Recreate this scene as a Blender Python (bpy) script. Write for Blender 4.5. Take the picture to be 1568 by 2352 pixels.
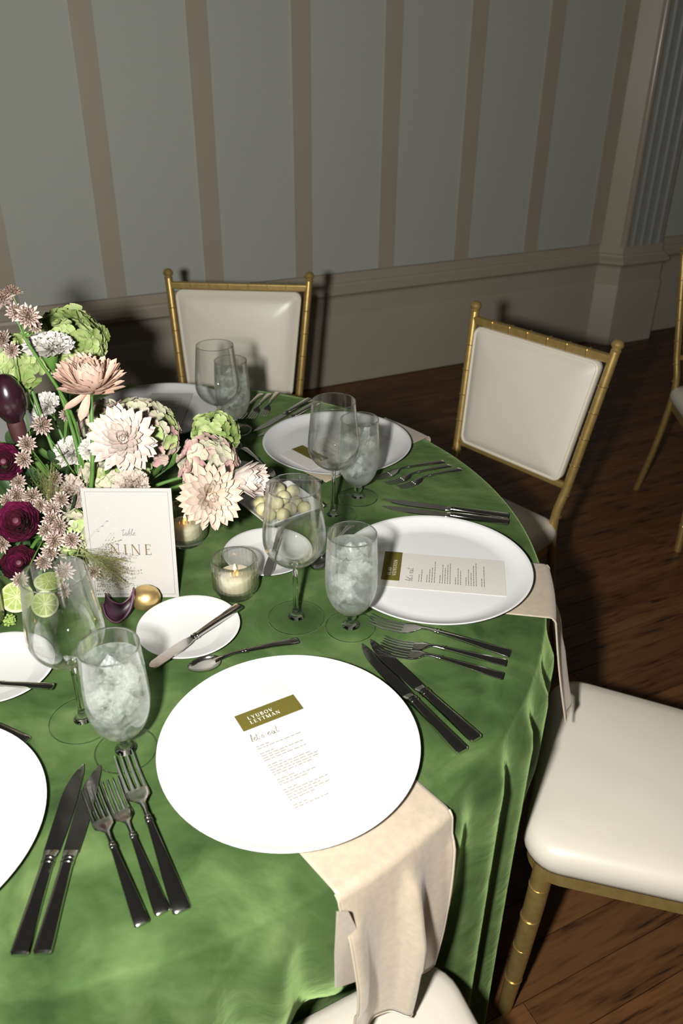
import bpy, bmesh, math, random
from mathutils import Vector, Matrix, Quaternion
random.seed(7)
PI = math.pi
scene = bpy.context.scene
COL = scene.collection
for o in list(bpy.data.objects):
    bpy.data.objects.remove(o)

# ------------------------------------------------------------------ camera, world, flash, exposure
W, H = 1568, 2352
FPX = 1857.36
PITCH, ROLL = 0.52248982, 0.01040091
CAM = Vector((.434, -1.155, 1.4985))
Fv = Vector((0, math.cos(PITCH), -math.sin(PITCH)))
R0 = Vector((1, 0, 0)); U0 = R0.cross(Fv)
Rv = R0 * math.cos(ROLL) + U0 * math.sin(ROLL)
Uv = U0 * math.cos(ROLL) - R0 * math.sin(ROLL)
cam_d = bpy.data.cameras.new('camera'); cam = bpy.data.objects.new('camera', cam_d); COL.objects.link(cam)
cam_d.sensor_fit = 'VERTICAL'; cam_d.sensor_height = 36.0; cam_d.lens = FPX / H * 36.0
m = Matrix.Identity(4)
for i in range(3):
    m[i][0] = Rv[i]; m[i][1] = Uv[i]; m[i][2] = -Fv[i]; m[i][3] = CAM[i]
cam.matrix_world = m
cam_d.clip_start = .02
cam_d.dof.use_dof = True; cam_d.dof.focus_distance = 1.25; cam_d.dof.aperture_fstop = 6.0
scene.camera = cam

scene.view_settings.view_transform = 'Standard'
scene.view_settings.look = 'None'
scene.view_settings.gamma = 1.0
scene.view_settings.use_curve_mapping = False
scene.view_settings.exposure = 0.0

world = bpy.data.worlds.new('world'); scene.world = world; world.use_nodes = True
world.node_tree.nodes['Background'].inputs[0].default_value = (.9, .85, .75, 1)
world.node_tree.nodes['Background'].inputs[1].default_value = .032

fl = bpy.data.lights.new('camera_flash', 'SPOT'); flash = bpy.data.objects.new('camera_flash', fl); COL.objects.link(flash)
FLASH = Vector((.293, -1.167, 1.501))
flash.location = FLASH
fl.energy = 160.0; fl.color = (1.0, .98, .935); fl.shadow_soft_size = .028
fl.spot_size = math.radians(176); fl.spot_blend = 1.0
aim = FLASH + Vector((-.12, 3.4, -.85))
flash.rotation_euler = (aim - FLASH).to_track_quat('-Z', 'Y').to_euler()
if hasattr(scene, 'cycles'):
    scene.cycles.max_bounces = 16; scene.cycles.transparent_max_bounces = 48
    scene.cycles.transmission_bounces = 12; scene.cycles.glossy_bounces = 6
    scene.cycles.sample_clamp_indirect = 6.0

def ray(px, py): return Fv + Rv * ((px - W / 2) / FPX) - Uv * ((py - H / 2) / FPX)
def un(px, py, z):
    d = ray(px, py); return CAM + d * ((z - CAM.z) / d.z)
def at_y(px, py, y):
    d = ray(px, py); return CAM + d * ((y - CAM.y) / d.y)

# ------------------------------------------------------------------ materials
def new_mat(name):
    m = bpy.data.materials.new(name); m.use_nodes = True
    nt = m.node_tree; return m, nt, nt.nodes['Principled BSDF']
def P(name, col, rough=.5, metal=0, spec=.5, noise=None, nscale=20, bump=0, bscale=200, sheen=0, trans=0, coat=0, sss=0, stretch=None, dist=0, detail=4, lo=.35, hi=.65, emit=None):
    m, nt, b = new_mat(name)
    b.inputs['Base Color'].default_value = (*col, 1)
    b.inputs['Roughness'].default_value = rough; b.inputs['Metallic'].default_value = metal
    b.inputs['Specular IOR Level'].default_value = spec
    b.inputs['Sheen Weight'].default_value = sheen; b.inputs['Coat Weight'].default_value = coat
    b.inputs['Transmission Weight'].default_value = trans
    if sss:
        b.inputs['Subsurface Weight'].default_value = sss; b.inputs['Subsurface Radius'].default_value = (.01, .008, .005)
        b.inputs['Subsurface Scale'].default_value = .5
    tc = nt.nodes.new('ShaderNodeTexCoord'); src = tc.outputs['Object']
    if stretch:
        mp = nt.nodes.new('ShaderNodeMapping'); mp.inputs['Scale'].default_value = stretch
        nt.links.new(src, mp.inputs[0]); src = mp.outputs[0]
    if noise:
        n = nt.nodes.new('ShaderNodeTexNoise'); n.inputs['Scale'].default_value = nscale; n.inputs['Detail'].default_value = detail
        n.inputs['Distortion'].default_value = dist
        nt.links.new(src, n.inputs['Vector'])
        r = nt.nodes.new('ShaderNodeValToRGB'); r.color_ramp.elements[0].position = lo; r.color_ramp.elements[1].position = hi
        r.color_ramp.elements[0].color = (*col, 1); r.color_ramp.elements[1].color = (*noise, 1)
        nt.links.new(n.outputs['Fac'], r.inputs[0]); nt.links.new(r.outputs[0], b.inputs['Base Color'])
    if bump:
        n2 = nt.nodes.new('ShaderNodeTexNoise'); n2.inputs['Scale'].default_value = bscale; n2.inputs['Detail'].default_value = 3
        nt.links.new(src, n2.inputs['Vector'])
        bp = nt.nodes.new('ShaderNodeBump'); bp.inputs['Strength'].default_value = bump; bp.inputs['Distance'].default_value = .002
        nt.links.new(n2.outputs['Fac'], bp.inputs['Height']); nt.links.new(bp.outputs[0], b.inputs['Normal'])
    if emit:
        b.inputs['Emission Color'].default_value = (*emit[:3], 1); b.inputs['Emission Strength'].default_value = emit[3]
    return m

M = {}
M['taupe'] = P('taupe_paint', (.49, .43, .34), .38, noise=(.51, .45, .355), nscale=3)
M['taupe_low'] = P('taupe_wainscot', (.49, .435, .345), .42, noise=(.51, .455, .36), nscale=3)
M['panel'] = P('grey_linen_panel', (.545, .565, .505), .7, noise=(.575, .59, .535), nscale=260, bump=.25, bscale=500, stretch=(1, 1, .4))
M['pilaster'] = P('pilaster_paint', (.38, .385, .36), .3)
M['bead'] = P('bead_gloss_paint', (.45, .39, .31), .2)
M['vinyl'] = P('ivory_vinyl', (.60, .56, .475), .34, noise=(.63, .585, .50), nscale=6, bump=.06, bscale=700)
M['piping'] = P('ivory_piping', (.64, .59, .48), .4)
M['gold'] = P('gold_lacquer', (.40, .27, .085), .36, metal=.6, noise=(.47, .33, .12), nscale=60, bump=.08, bscale=500)
M['goldring'] = P('gold_ring', (.75, .58, .28), .25, metal=.9)
M['goldball'] = P('brushed_gold', (.62, .43, .17), .38, metal=.9, noise=(.72, .53, .24), nscale=90, stretch=(1, 1, 6))
M['charger'] = P('white_stoneware', (.56, .56, .55), .55, spec=.35, noise=(.60, .60, .59), nscale=900, bump=.05, bscale=1500, lo=.3, hi=.7)
M['bread'] = P('white_china', (.52, .52, .505), .22)
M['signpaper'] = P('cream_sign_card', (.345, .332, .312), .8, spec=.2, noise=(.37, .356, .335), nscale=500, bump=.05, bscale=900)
M['paper'] = P('cream_card', (.50, .475, .44), .8, spec=.2, noise=(.53, .505, .47), nscale=500, bump=.05, bscale=900)
M['olive'] = P('olive_ink', (.092, .078, .014), .8, spec=.1, noise=(.106, .088, .018), nscale=300)
M['whiteink'] = P('white_ink', (.85, .84, .78), .6)
M['goldink'] = P('gold_ink', (.13, .085, .035), .6)
M['greyink'] = P('grey_ink', (.14, .125, .095), .8)
M['scriptink'] = P('script_ink', (.07, .064, .045), .8)
M['silver'] = P('polished_steel', (.62, .61, .58), .13, metal=1, bump=.02, bscale=300)
M['satin'] = P('champagne_satin', (.335, .28, .21), .27, noise=(.385, .315, .235), nscale=120, spec=.8, sheen=.2, bump=.12, bscale=900)
M['satinhem'] = P('satin_hem', (.42, .355, .27), .35)
M['table'] = P('table_ply', (.35, .25, .15), .6, noise=(.42, .3, .18), nscale=8)
M['steelleg'] = P('dark_steel', (.05, .05, .05), .4, metal=.6)
M['stem'] = P('flower_stem', (.055, .14, .022), .5, noise=(.10, .20, .04), nscale=40)
M['stemdark'] = P('dark_stem', (.03, .075, .02), .55, noise=(.05, .11, .03), nscale=40)
M['leaf'] = P('leaf_green', (.05, .12, .025), .5, noise=(.09, .17, .04), nscale=30)
M['leafdark'] = P('leaf_dark', (.018, .045, .014), .5, noise=(.03, .06, .02), nscale=30)
M['hyg'] = P('hydrangea_green', (0.26, 0.35, 0.11), .6, noise=(0.36, 0.41, 0.19), nscale=70, spec=.2)
M['hygd'] = P('hydrangea_deep_green', (0.14, 0.22, 0.05), .6, noise=(0.25, 0.3, 0.11), nscale=60, spec=.2)
M['hyw'] = P('hydrangea_cream', (.42, .44, .29), .6, noise=(.46, .40, .325), nscale=40, spec=.2)
M['hyp'] = P('hydrangea_pink', (0.42, 0.35, 0.27), .6, noise=(0.44, 0.25, 0.25), nscale=45, spec=.2)
M['mumb'] = P('mum_blush', (.52, .315, .24), .6, noise=(.58, .42, .33), nscale=60, spec=.2)
M['mumw'] = P('mum_pale', (.50, .385, .34), .6, noise=(.58, .505, .45), nscale=60, spec=.2)
M['mump'] = P('mum_peach', (0.44, 0.315, 0.245), .6, noise=(0.5, 0.415, 0.33), nscale=60, spec=.2)
M['mumc'] = P('mum_centre', (.40, .29, .09), .7)
M['carw'] = P('carnation_white', (.54, .52, .47), .7, noise=(.62, .60, .55), nscale=80, spec=.2)
M['carp'] = P('carnation_blush', (0.4, 0.32, 0.265), .7, noise=(0.46, 0.4, 0.34), nscale=80, spec=.2)
M['ran'] = P('ranunculus_wine', (.035, .002, .008), .6, noise=(.10, .006, .028), nscale=60)
M['rane'] = P('ranunculus_magenta', (.19, .013, .065), .5, noise=(.09, .005, .028), nscale=80)
M['astb'] = P('astrantia_bract', (.42, .37, .315), .6, noise=(.36, .265, .25), nscale=120)
M['astc'] = P('astrantia_florets', (0.1, 0.045, 0.04), .7, noise=(0.28, 0.21, 0.14), nscale=300)
M['plum'] = P('plum_bloom', (.014, .004, .008), .22, coat=.3, noise=(.028, .008, .014), nscale=30)
M['plumb'] = P('plum_base', (.05, .016, .016), .6)
M['petalp'] = P('purple_leaf', (.014, .004, .008), .42, noise=(.05, .018, .033), nscale=40)
M['petale'] = P('purple_leaf_edge', (.11, .05, .08), .4)
M['grass'] = P('grass_hair', (.16, .18, .06), .6)
M['seed'] = P('grass_seed', (.13, .085, .03), .6)
M['rind'] = P('lime_rind', (0.05, 0.12, 0.012), .35, noise=(0.08, 0.17, 0.02), nscale=60, bump=.2, bscale=600)
M['pith'] = P('lime_pith', (.38, .41, .20), .5)
M['lime'] = P('lime_flesh', (0.22, 0.29, 0.06), .25, noise=(0.3, 0.36, 0.12), nscale=150)
M['butter'] = P('butter', (0.5, 0.455, 0.23), .5, noise=(0.54, 0.5, 0.29), nscale=90, bump=.25, bscale=350, sss=.1)
M['wax'] = P('candle_wax', (.55, .50, .38), .5, emit=(1, .72, .35, .05))
M['flame'] = P('flame', (1, .6, .2), .5, emit=(1, .42, .10, 9))
M['bowl'] = P('dark_bowl', (.02, .028, .02), .4)
M['wick'] = P('wick', (.02, .02, .02), .9)
M['amaranth'] = P('lime_tuft', (.17, .27, .05), .8, noise=(.28, .36, .09), nscale=300)

def thin_glass(name, tint=(.99, .995, .99), gain=.95, base=.03, power=1.7, ior=1.45):
    m = bpy.data.materials.new(name); m.use_nodes = True; nt = m.node_tree; nt.nodes.clear()
    out = nt.nodes.new('ShaderNodeOutputMaterial'); mix = nt.nodes.new('ShaderNodeMixShader')
    tr = nt.nodes.new('ShaderNodeBsdfTransparent'); tr.inputs[0].default_value = (*tint, 1)
    gl = nt.nodes.new('ShaderNodeBsdfGlass'); gl.inputs['Roughness'].default_value = .015; gl.inputs['IOR'].default_value = ior; gl.inputs[0].default_value = (1, 1, 1, 1)
    lw = nt.nodes.new('ShaderNodeLayerWeight'); lw.inputs[0].default_value = .5
    fr = nt.nodes.new('ShaderNodeMath'); fr.operation = 'POWER'; fr.inputs[1].default_value = power
    nt.links.new(lw.outputs['Facing'], fr.inputs[0])
    ma = nt.nodes.new('ShaderNodeMath'); ma.operation = 'MULTIPLY_ADD'; ma.inputs[1].default_value = gain; ma.inputs[2].default_value = base; ma.use_clamp = True
    gs = nt.nodes.new('ShaderNodeBsdfGlossy'); gs.inputs['Roughness'].default_value = .03
    m2 = nt.nodes.new('ShaderNodeMixShader'); m2.inputs[0].default_value = .22
    nt.links.new(gl.outputs[0], m2.inputs[1]); nt.links.new(gs.outputs[0], m2.inputs[2])
    nt.links.new(fr.outputs[0], ma.inputs[0]); nt.links.new(ma.outputs[0], mix.inputs[0])
    nt.links.new(tr.outputs[0], mix.inputs[1]); nt.links.new(m2.outputs[0], mix.inputs[2]); nt.links.new(mix.outputs[0], out.inputs[0])
    return m
def real_glass(name, ior=1.5, transp=.0, milky=0, rough=.0, tint=(1, 1, 1)):
    m = bpy.data.materials.new(name); m.use_nodes = True; nt = m.node_tree; nt.nodes.clear()
    out = nt.nodes.new('ShaderNodeOutputMaterial')
    g = nt.nodes.new('ShaderNodeBsdfGlass'); g.inputs['IOR'].default_value = ior; g.inputs['Roughness'].default_value = rough; g.inputs[0].default_value = (*tint, 1)
    last = g.outputs[0]
    if transp:
        t = nt.nodes.new('ShaderNodeBsdfTransparent'); mx = nt.nodes.new('ShaderNodeMixShader'); mx.inputs[0].default_value = transp
        nt.links.new(last, mx.inputs[1]); nt.links.new(t.outputs[0], mx.inputs[2]); last = mx.outputs[0]
    if milky:
        d = nt.nodes.new('ShaderNodeBsdfDiffuse'); d.inputs[0].default_value = (.9, .93, .9, 1)
        tl = nt.nodes.new('ShaderNodeBsdfTranslucent'); tl.inputs[0].default_value = (.9, .93, .9, 1)
        a = nt.nodes.new('ShaderNodeMixShader'); nt.links.new(d.outputs[0], a.inputs[1]); nt.links.new(tl.outputs[0], a.inputs[2])
        tc = nt.nodes.new('ShaderNodeTexCoord'); n = nt.nodes.new('ShaderNodeTexNoise'); n.inputs['Scale'].default_value = 55; n.inputs['Distortion'].default_value = 2.5; n.inputs['Detail'].default_value = 5
        nt.links.new(tc.outputs['Object'], n.inputs['Vector'])
        mr = nt.nodes.new('ShaderNodeMapRange'); mr.inputs[1].default_value = .42; mr.inputs[2].default_value = .66; mr.inputs[3].default_value = milky * .25; mr.inputs[4].default_value = milky
        nt.links.new(n.outputs['Fac'], mr.inputs[0])
        mx = nt.nodes.new('ShaderNodeMixShader'); nt.links.new(mr.outputs[0], mx.inputs[0])
        nt.links.new(last, mx.inputs[1]); nt.links.new(a.outputs[0], mx.inputs[2]); last = mx.outputs[0]
    nt.links.new(last, out.inputs[0]); return m
M['thin'] = thin_glass('clear_thin_glass')
M['glass'] = real_glass('clear_solid_glass', 1.5)
M['foot'] = thin_glass('clear_foot_glass', (.97, .985, .97), .6, .05, 2.5)
M['water'] = real_glass('iced_water', 1.2, transp=.5, milky=.18, tint=(.95, .98, .96))
M['ice'] = real_glass('ice', 1.12, transp=.35, milky=.5, rough=.08)
M['votive'] = thin_glass('ribbed_votive_glass', (.97, .98, .96), .8, .12, 1.2)

def velvet():
    m, nt, b = new_mat('green_velvet')
    b.inputs['Roughness'].default_value = .85; b.inputs['Specular IOR Level'].default_value = .12
    b.inputs['Sheen Weight'].default_value = .6; b.inputs['Sheen Roughness'].default_value = .38; b.inputs['Sheen Tint'].default_value = (.50, .74, .28, 1)
    tc = nt.nodes.new('ShaderNodeTexCoord')
    n0 = nt.nodes.new('ShaderNodeTexNoise'); n0.inputs['Scale'].default_value = 3.4; n0.inputs['Detail'].default_value = 7; n0.inputs['Roughness'].default_value = .62; n0.inputs['Distortion'].default_value = 1.6
    nt.links.new(tc.outputs['Object'], n0.inputs['Vector'])
    n1 = nt.nodes.new('ShaderNodeTexNoise'); n1.inputs['Scale'].default_value = 12; n1.inputs['Detail'].default_value = 8; n1.inputs['Distortion'].default_value = .8
    nt.links.new(tc.outputs['Object'], n1.inputs['Vector'])
    mx = nt.nodes.new('ShaderNodeMath'); mx.operation = 'MULTIPLY_ADD'; mx.inputs[1].default_value = .45
    nt.links.new(n1.outputs['Fac'], mx.inputs[0])
    ms = nt.nodes.new('ShaderNodeMath'); ms.operation = 'MULTIPLY'; ms.inputs[1].default_value = .55
    nt.links.new(n0.outputs['Fac'], ms.inputs[0]); nt.links.new(ms.outputs[0], mx.inputs[2])
    r = nt.nodes.new('ShaderNodeValToRGB'); e = r.color_ramp.elements
    e[0].position = .37; e[0].color = (.018, .037, .010, 1); e[1].position = .66; e[1].color = (.100, .145, .052, 1)
    k = e.new(.5); k.color = (.042, .077, .022, 1)
    nt.links.new(mx.outputs[0], r.inputs[0]); nt.links.new(r.outputs[0], b.inputs['Base Color'])
    n2 = nt.nodes.new('ShaderNodeTexNoise'); n2.inputs['Scale'].default_value = 9; n2.inputs['Detail'].default_value = 5; n2.inputs['Distortion'].default_value = 1.2
    nt.links.new(tc.outputs['Object'], n2.inputs['Vector'])
    bp = nt.nodes.new('ShaderNodeBump'); bp.inputs['Strength'].default_value = .35; bp.inputs['Distance'].default_value = .01
    nt.links.new(n2.outputs['Fac'], bp.inputs['Height']); nt.links.new(bp.outputs[0], b.inputs['Normal'])
    return m
M['velvet'] = velvet()

def wood():
    m, nt, b = new_mat('dark_oak')
    b.inputs['Roughness'].default_value = .42; b.inputs['Specular IOR Level'].default_value = .35
    tc = nt.nodes.new('ShaderNodeTexCoord'); oi = nt.nodes.new('ShaderNodeObjectInfo')
    mp = nt.nodes.new('ShaderNodeMapping'); mp.inputs['Scale'].default_value = (1.5, 14, 14)
    cb = nt.nodes.new('ShaderNodeCombineXYZ')
    mu = nt.nodes.new('ShaderNodeMath'); mu.operation = 'MULTIPLY'; mu.inputs[1].default_value = 37.0
    nt.links.new(oi.outputs['Random'], mu.inputs[0])
    for i in range(3): nt.links.new(mu.outputs[0], cb.inputs[i])
    nt.links.new(tc.outputs['Object'], mp.inputs[0]); nt.links.new(cb.outputs[0], mp.inputs['Location'])
    n = nt.nodes.new('ShaderNodeTexNoise'); n.inputs['Scale'].default_value = 1.0; n.inputs['Detail'].default_value = 3; n.inputs['Distortion'].default_value = .6
    nt.links.new(mp.outputs[0], n.inputs['Vector'])
    w = nt.nodes.new('ShaderNodeMath'); w.operation = 'MULTIPLY'; w.inputs[1].default_value = 20
    nt.links.new(n.outputs['Fac'], w.inputs[0])
    s = nt.nodes.new('ShaderNodeMath'); s.operation = 'SINE'; nt.links.new(w.outputs[0], s.inputs[0])
    n2 = nt.nodes.new('ShaderNodeTexNoise'); n2.inputs['Scale'].default_value = 9; n2.inputs['Detail'].default_value = 6
    nt.links.new(mp.outputs[0], n2.inputs['Vector'])
    ad = nt.nodes.new('ShaderNodeMath'); ad.operation = 'MULTIPLY_ADD'; ad.inputs[1].default_value = .13
    nt.links.new(s.outputs[0], ad.inputs[0]); nt.links.new(n2.outputs['Fac'], ad.inputs[2])
    r = nt.nodes.new('ShaderNodeValToRGB'); e = r.color_ramp.elements
    e[0].position = .2; e[0].color = (.026, .011, .005, 1); e[1].position = .62; e[1].color = (.150, .066, .024, 1)
    k = e.new(.36); k.color = (.10, .042, .015, 1)
    nt.links.new(ad.outputs[0], r.inputs[0])
    hv = nt.nodes.new('ShaderNodeHueSaturation'); mr = nt.nodes.new('ShaderNodeMapRange'); mr.inputs[3].default_value = .75; mr.inputs[4].default_value = 1.2
    nt.links.new(oi.outputs['Random'], mr.inputs[0]); nt.links.new(mr.outputs[0], hv.inputs['Value'])
    nt.links.new(r.outputs[0], hv.inputs['Color']); nt.links.new(hv.outputs[0], b.inputs['Base Color'])
    return m
M['wood'] = wood()

# ------------------------------------------------------------------ mesh helpers
def mesh(name, vs, fs, smooth=True, sharp=35):
    me = bpy.data.meshes.new(name); me.from_pydata([tuple(v) for v in vs], [], fs); me.update()
    bm = bmesh.new(); bm.from_mesh(me); bmesh.ops.recalc_face_normals(bm, faces=bm.faces); bm.to_mesh(me); bm.free()
    if smooth:
        me.shade_smooth()
        if sharp < 180: me.set_sharp_from_angle(angle=math.radians(sharp))
    return me
def obj(name, me, mt, parent=None, loc=None, rot=None, mw=None):
    if mt is not None and not me.materials: me.materials.append(M[mt] if isinstance(mt, str) else mt)
    o = bpy.data.objects.new(name, me); COL.objects.link(o)
    if parent: o.parent = parent
    if mw is not None: o.matrix_local = mw
    else:
        if loc is not None: o.location = loc
        if rot is not None: o.rotation_euler = rot
    return o
def tag(o, label, cat, group=None):
    o['label'] = label; o['category'] = cat
    if group: o['group'] = group
    return o
def thing(name, label, cat, loc=(0, 0, 0), rz=0, group=None, mw=None):
    o = bpy.data.objects.new(name, None); COL.objects.link(o); o.empty_display_size = .02
    if mw is not None: o.matrix_world = mw
    else: o.location = loc; o.rotation_euler = (0, 0, rz)
    return tag(o, label, cat, group)
def kids(o): return [c for c in bpy.data.objects if c.parent == o]
def copy_tree(o, parent=None):
    c = o.copy(); COL.objects.link(c); c.parent = parent
    for k in kids(o): copy_tree(k, c)
    return c
def struct(o): o['kind'] = 'structure'; return o

class MB:
    def __init__(s): s.v = []; s.f = []
    def add(s, vs, fs):
        n = len(s.v); s.v += [Vector(v) for v in vs]; s.f += [tuple(i + n for i in f) for f in fs]; return s
    def box(s, a, b):
        x0, y0, z0 = a; x1, y1, z1 = b
        return s.add([(x0, y0, z0), (x1, y0, z0), (x1, y1, z0), (x0, y1, z0), (x0, y0, z1), (x1, y0, z1), (x1, y1, z1), (x0, y1, z1)],
                     [(0, 3, 2, 1), (4, 5, 6, 7), (0, 1, 5, 4), (1, 2, 6, 5), (2, 3, 7, 6), (3, 0, 4, 7)])
    def tube(s, pts, rads, n=8, cap=True):
        pts = [Vector(p) for p in pts]
        if not isinstance(rads, (list, tuple)): rads = [rads] * len(pts)
        rings = []; up = None
        for i, p in enumerate(pts):
            t = (pts[min(i + 1, len(pts) - 1)] - pts[max(i - 1, 0)]).normalized()
            if up is None:
                up = Vector((0, 0, 1)) if abs(t.z) < .9 else Vector((1, 0, 0))
            a = t.cross(up).normalized(); up = a.cross(t).normalized()
            rings.append([p + (a * math.cos(2 * PI * k / n) + up * math.sin(2 * PI * k / n)) * rads[i] for k in range(n)])
        return s.rings(rings, cap)
    def rings(s, rings, cap=True, closed=True):
        n = len(rings[0]); vs = [v for r in rings for v in r]; fs = []
        for i in range(len(rings) - 1):
            for k in range(n if closed else n - 1):
                k2 = (k + 1) % n
                fs.append((i * n + k, i * n + k2, (i + 1) * n + k2, (i + 1) * n + k))
        if cap:
            fs.append(tuple(range(n))[::-1]); fs.append(tuple((len(rings) - 1) * n + k for k in range(n)))
        return s.add(vs, fs)
    def lathe(s, prof, n=48, c=(0, 0, 0)):
        cx, cy, cz = c; vs = []; fs = []; idx = []
        for r, z in prof:
            if r < 1e-6: idx.append([len(vs)] * n); vs.append((cx, cy, cz + z))
            else:
                idx.append(list(range(len(vs), len(vs) + n)))
                vs += [(cx + r * math.cos(2 * PI * k / n), cy + r * math.sin(2 * PI * k / n), cz + z) for k in range(n)]
        for a, b in zip(idx, idx[1:]):
            for k in range(n):
                q = [a[k], a[(k + 1) % n], b[(k + 1) % n], b[k]]; u = []
                for i in q:
                    if i not in u: u.append(i)
                if len(u) > 2: fs.append(tuple(u))
        return s.add(vs, fs)
    def prism(s, poly, z0, z1):
        n = len(poly); vs = [(x, y, z0) for x, y in poly] + [(x, y, z1) for x, y in poly]
        fs = [tuple(range(n))[::-1], tuple(range(n, 2 * n))] + [(k, (k + 1) % n, n + (k + 1) % n, n + k) for k in range(n)]
        return s.add(vs, fs)
    def torus(s, R, r, c=(0, 0, 0), n=48, k=8):
        prof = [(R + r * math.cos(2 * PI * i / k), r * math.sin(2 * PI * i / k)) for i in range(k + 1)]
        return s.lathe(prof, n, c)
    def xf(s, mw): s.v = [mw @ v for v in s.v]; return s
    def mesh(s, name, smooth=True, sharp=35): return mesh(name, s.v, s.f, smooth, sharp)
    def obj(s, name, mt, parent=None, smooth=True, sharp=35, **k): return obj(name, s.mesh(name, smooth, sharp), mt, parent, **k)

def polar(deg, r): return (r * math.cos(math.radians(deg)), r * math.sin(math.radians(deg)))
def rotz(p, deg):
    c, s = math.cos(math.radians(deg)), math.sin(math.radians(deg)); return Vector((c * p[0] - s * p[1], s * p[0] + c * p[1], p[2] if len(p) > 2 else 0))
def spline(pts, n=12):
    pts = [Vector(p) for p in pts]; out = []
    q = [pts[0] * 2 - pts[1]] + pts + [pts[-1] * 2 - pts[-2]]
    for i in range(1, len(q) - 2):
        a, b, c, d = q[i - 1:i + 3]
        for k in range(n):
            t = k / n
            out.append(.5 * ((2 * b) + (c - a) * t + (2 * a - 5 * b + 4 * c - d) * t * t + (3 * b - a - 3 * c + d) * t ** 3))
    out.append(pts[-1]); return out

# ------------------------------------------------------------------ the room
WANG = math.atan2(.448, .894)
WD = Vector((math.cos(WANG), math.sin(WANG), 0)); WN = Vector((-math.sin(WANG), math.cos(WANG), 0))
WK = 2.3053
WM = Matrix.Translation(WN * WK) @ Matrix.Rotation(WANG, 4, 'Z')      # wall frame: x along the wall, y into the wall

floor = struct(MB().box((-3, -2.2, -.06), (5.2, 4.4, -.012)).obj('floor', 'wood', smooth=False))
wb = MB().box((-2.2, .012, 0), (5.0, .14, 3.0)).obj('wall_back', 'taupe', smooth=False); wb.matrix_world = WM; struct(wb)
PZ0, PZ1 = .555, 2.95
# battens at a pitch of .4375, grey panels between them
bat = [.115 + .4386 * i for i in range(-4, 7)]
bw = .041
for i, x in enumerate(bat):
    MB().box((x - bw, -.006, PZ0), (x + bw, .013, PZ1)).obj('batten', 'taupe', wb, smooth=False)
    x2 = x + .4386 - bw
    if i == len(bat) - 1: x2 = 3.147
    MB().box((x + bw, .002, PZ0), (x2, .013, PZ1)).obj('wall_panel', 'panel', wb, smooth=False)
MB().box((3.147, -.006, PZ0), (3.24, .013, PZ1)).obj('batten', 'taupe', wb, smooth=False)
MB().box((3.62, .002, PZ0), (4.4, .013, PZ1)).obj('wall_panel', 'panel', wb, smooth=False)
MB().box((4.4, -.006, PZ0), (4.9, .013, PZ1)).obj('batten', 'taupe', wb, smooth=False)
def extrude_profile(prof, path, name, mt, closed=False):
    """prof: (out, z) where out is towards the room; path: wall-frame plan points; mitred"""
    n = len(path); rings = []
    for i, p in enumerate(path):
        p = Vector((*p, 0))
        t1 = (Vector((*path[i], 0)) - Vector((*path[i - 1], 0))).normalized() if i > 0 else None
        t2 = (Vector((*path[i + 1], 0)) - Vector((*path[i], 0))).normalized() if i < n - 1 else None
        t1 = t1 or t2; t2 = t2 or t1
        n1 = Vector((t1.y, -t1.x, 0)); n2 = Vector((t2.y, -t2.x, 0)); b = (n1 + n2).normalized(); sc = 1 / max(.35, b.dot(n1))
        rings.append([p + b * (o_ * sc) + Vector((0, 0, z)) for o_, z in prof])
    mb = MB().rings(rings, True)
    return mb
# pilaster plan in the wall frame (A on the wall, B and C the front corners, D back on the wall)
pA, pB, pC, pD = (3.235, 0), (3.315, -.10), (3.60, -.105), (3.615, 0)
path = [(-2.2, 0), pA, pB, pC, pD, (5.0, 0)]
rail_prof = [(-.01, .553), (.006, .553), (.006, .512), (.016, .508), (.020, .497), (.034, .485), (.042, .478), (.042, .462), (.034, .455), (.024, .448), (.020, .438), (.010, .436), (-.01, .436)]
o = extrude_profile(rail_prof, path, 'r', 'taupe').obj('trim_1', 'taupe', sharp=25); o.matrix_world = WM; struct(o)
base_prof = [(-.01, .437), (.016, .437), (.016, .352), (.022, .345), (.024, .338), (.024, .0), (-.01, .0)]
o = extrude_profile(base_prof, path, 'b', 'taupe').obj('baseboard_back', 'taupe_low', sharp=25); o.matrix_world = WM; struct(o)
pil = MB().prism([pA, pB, pC, pD, (3.6, .012), (3.25, .012)], .40, 2.95).obj('trim_2', 'taupe', smooth=False); pil.matrix_world = WM; struct(pil)
def bead(x, y, r, mt, name='bead', z0=.55):
    MB().tube([(x, y, z0), (x, y, 2.95)], r, 14).obj(name, mt, pil)
bead(pB[0] + .008, pB[1] + .004, .020, 'bead')
MB().box((3.345, -.112, .553), (3.585, -.102, 2.95)).obj('pilaster_face', 'pilaster', pil, smooth=False)
for i in range(4):
    x = 3.368 + i * .062
    MB().tube([(x, -.113, .556), (x, -.113, 2.95)], .011, 10).obj('reed', 'pilaster', pil)
# right-hand wall, seen only past the pilaster's edge, closes the corner
# floor planks, laid along the wall
PL, PW = 1.25, .083
plank_mb = MB(); hw = PW / 2 - .0006; hl = PL / 2 - .0006
plank_mb.add([(-hl, -hw, -.02), (hl, -hw, -.02), (hl, hw, -.02), (-hl, hw, -.02), (-hl, -hw, -.001), (hl, -hw, -.001), (hl, hw, -.001), (-hl, hw, -.001),
              (-hl + .001, -hw + .001, 0), (hl - .001, -hw + .001, 0), (hl - .001, hw - .001, 0), (-hl + .001, hw - .001, 0)],
             [(0, 3, 2, 1), (0, 1, 5, 4), (1, 2, 6, 5), (2, 3, 7, 6), (3, 0, 4, 7), (4, 5, 9, 8), (5, 6, 10, 9), (6, 7, 11, 10), (7, 4, 8, 11), (8, 9, 10, 11)])
plank_me = plank_mb.mesh('plank', smooth=False); plank_me.materials.append(M['wood'])
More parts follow.
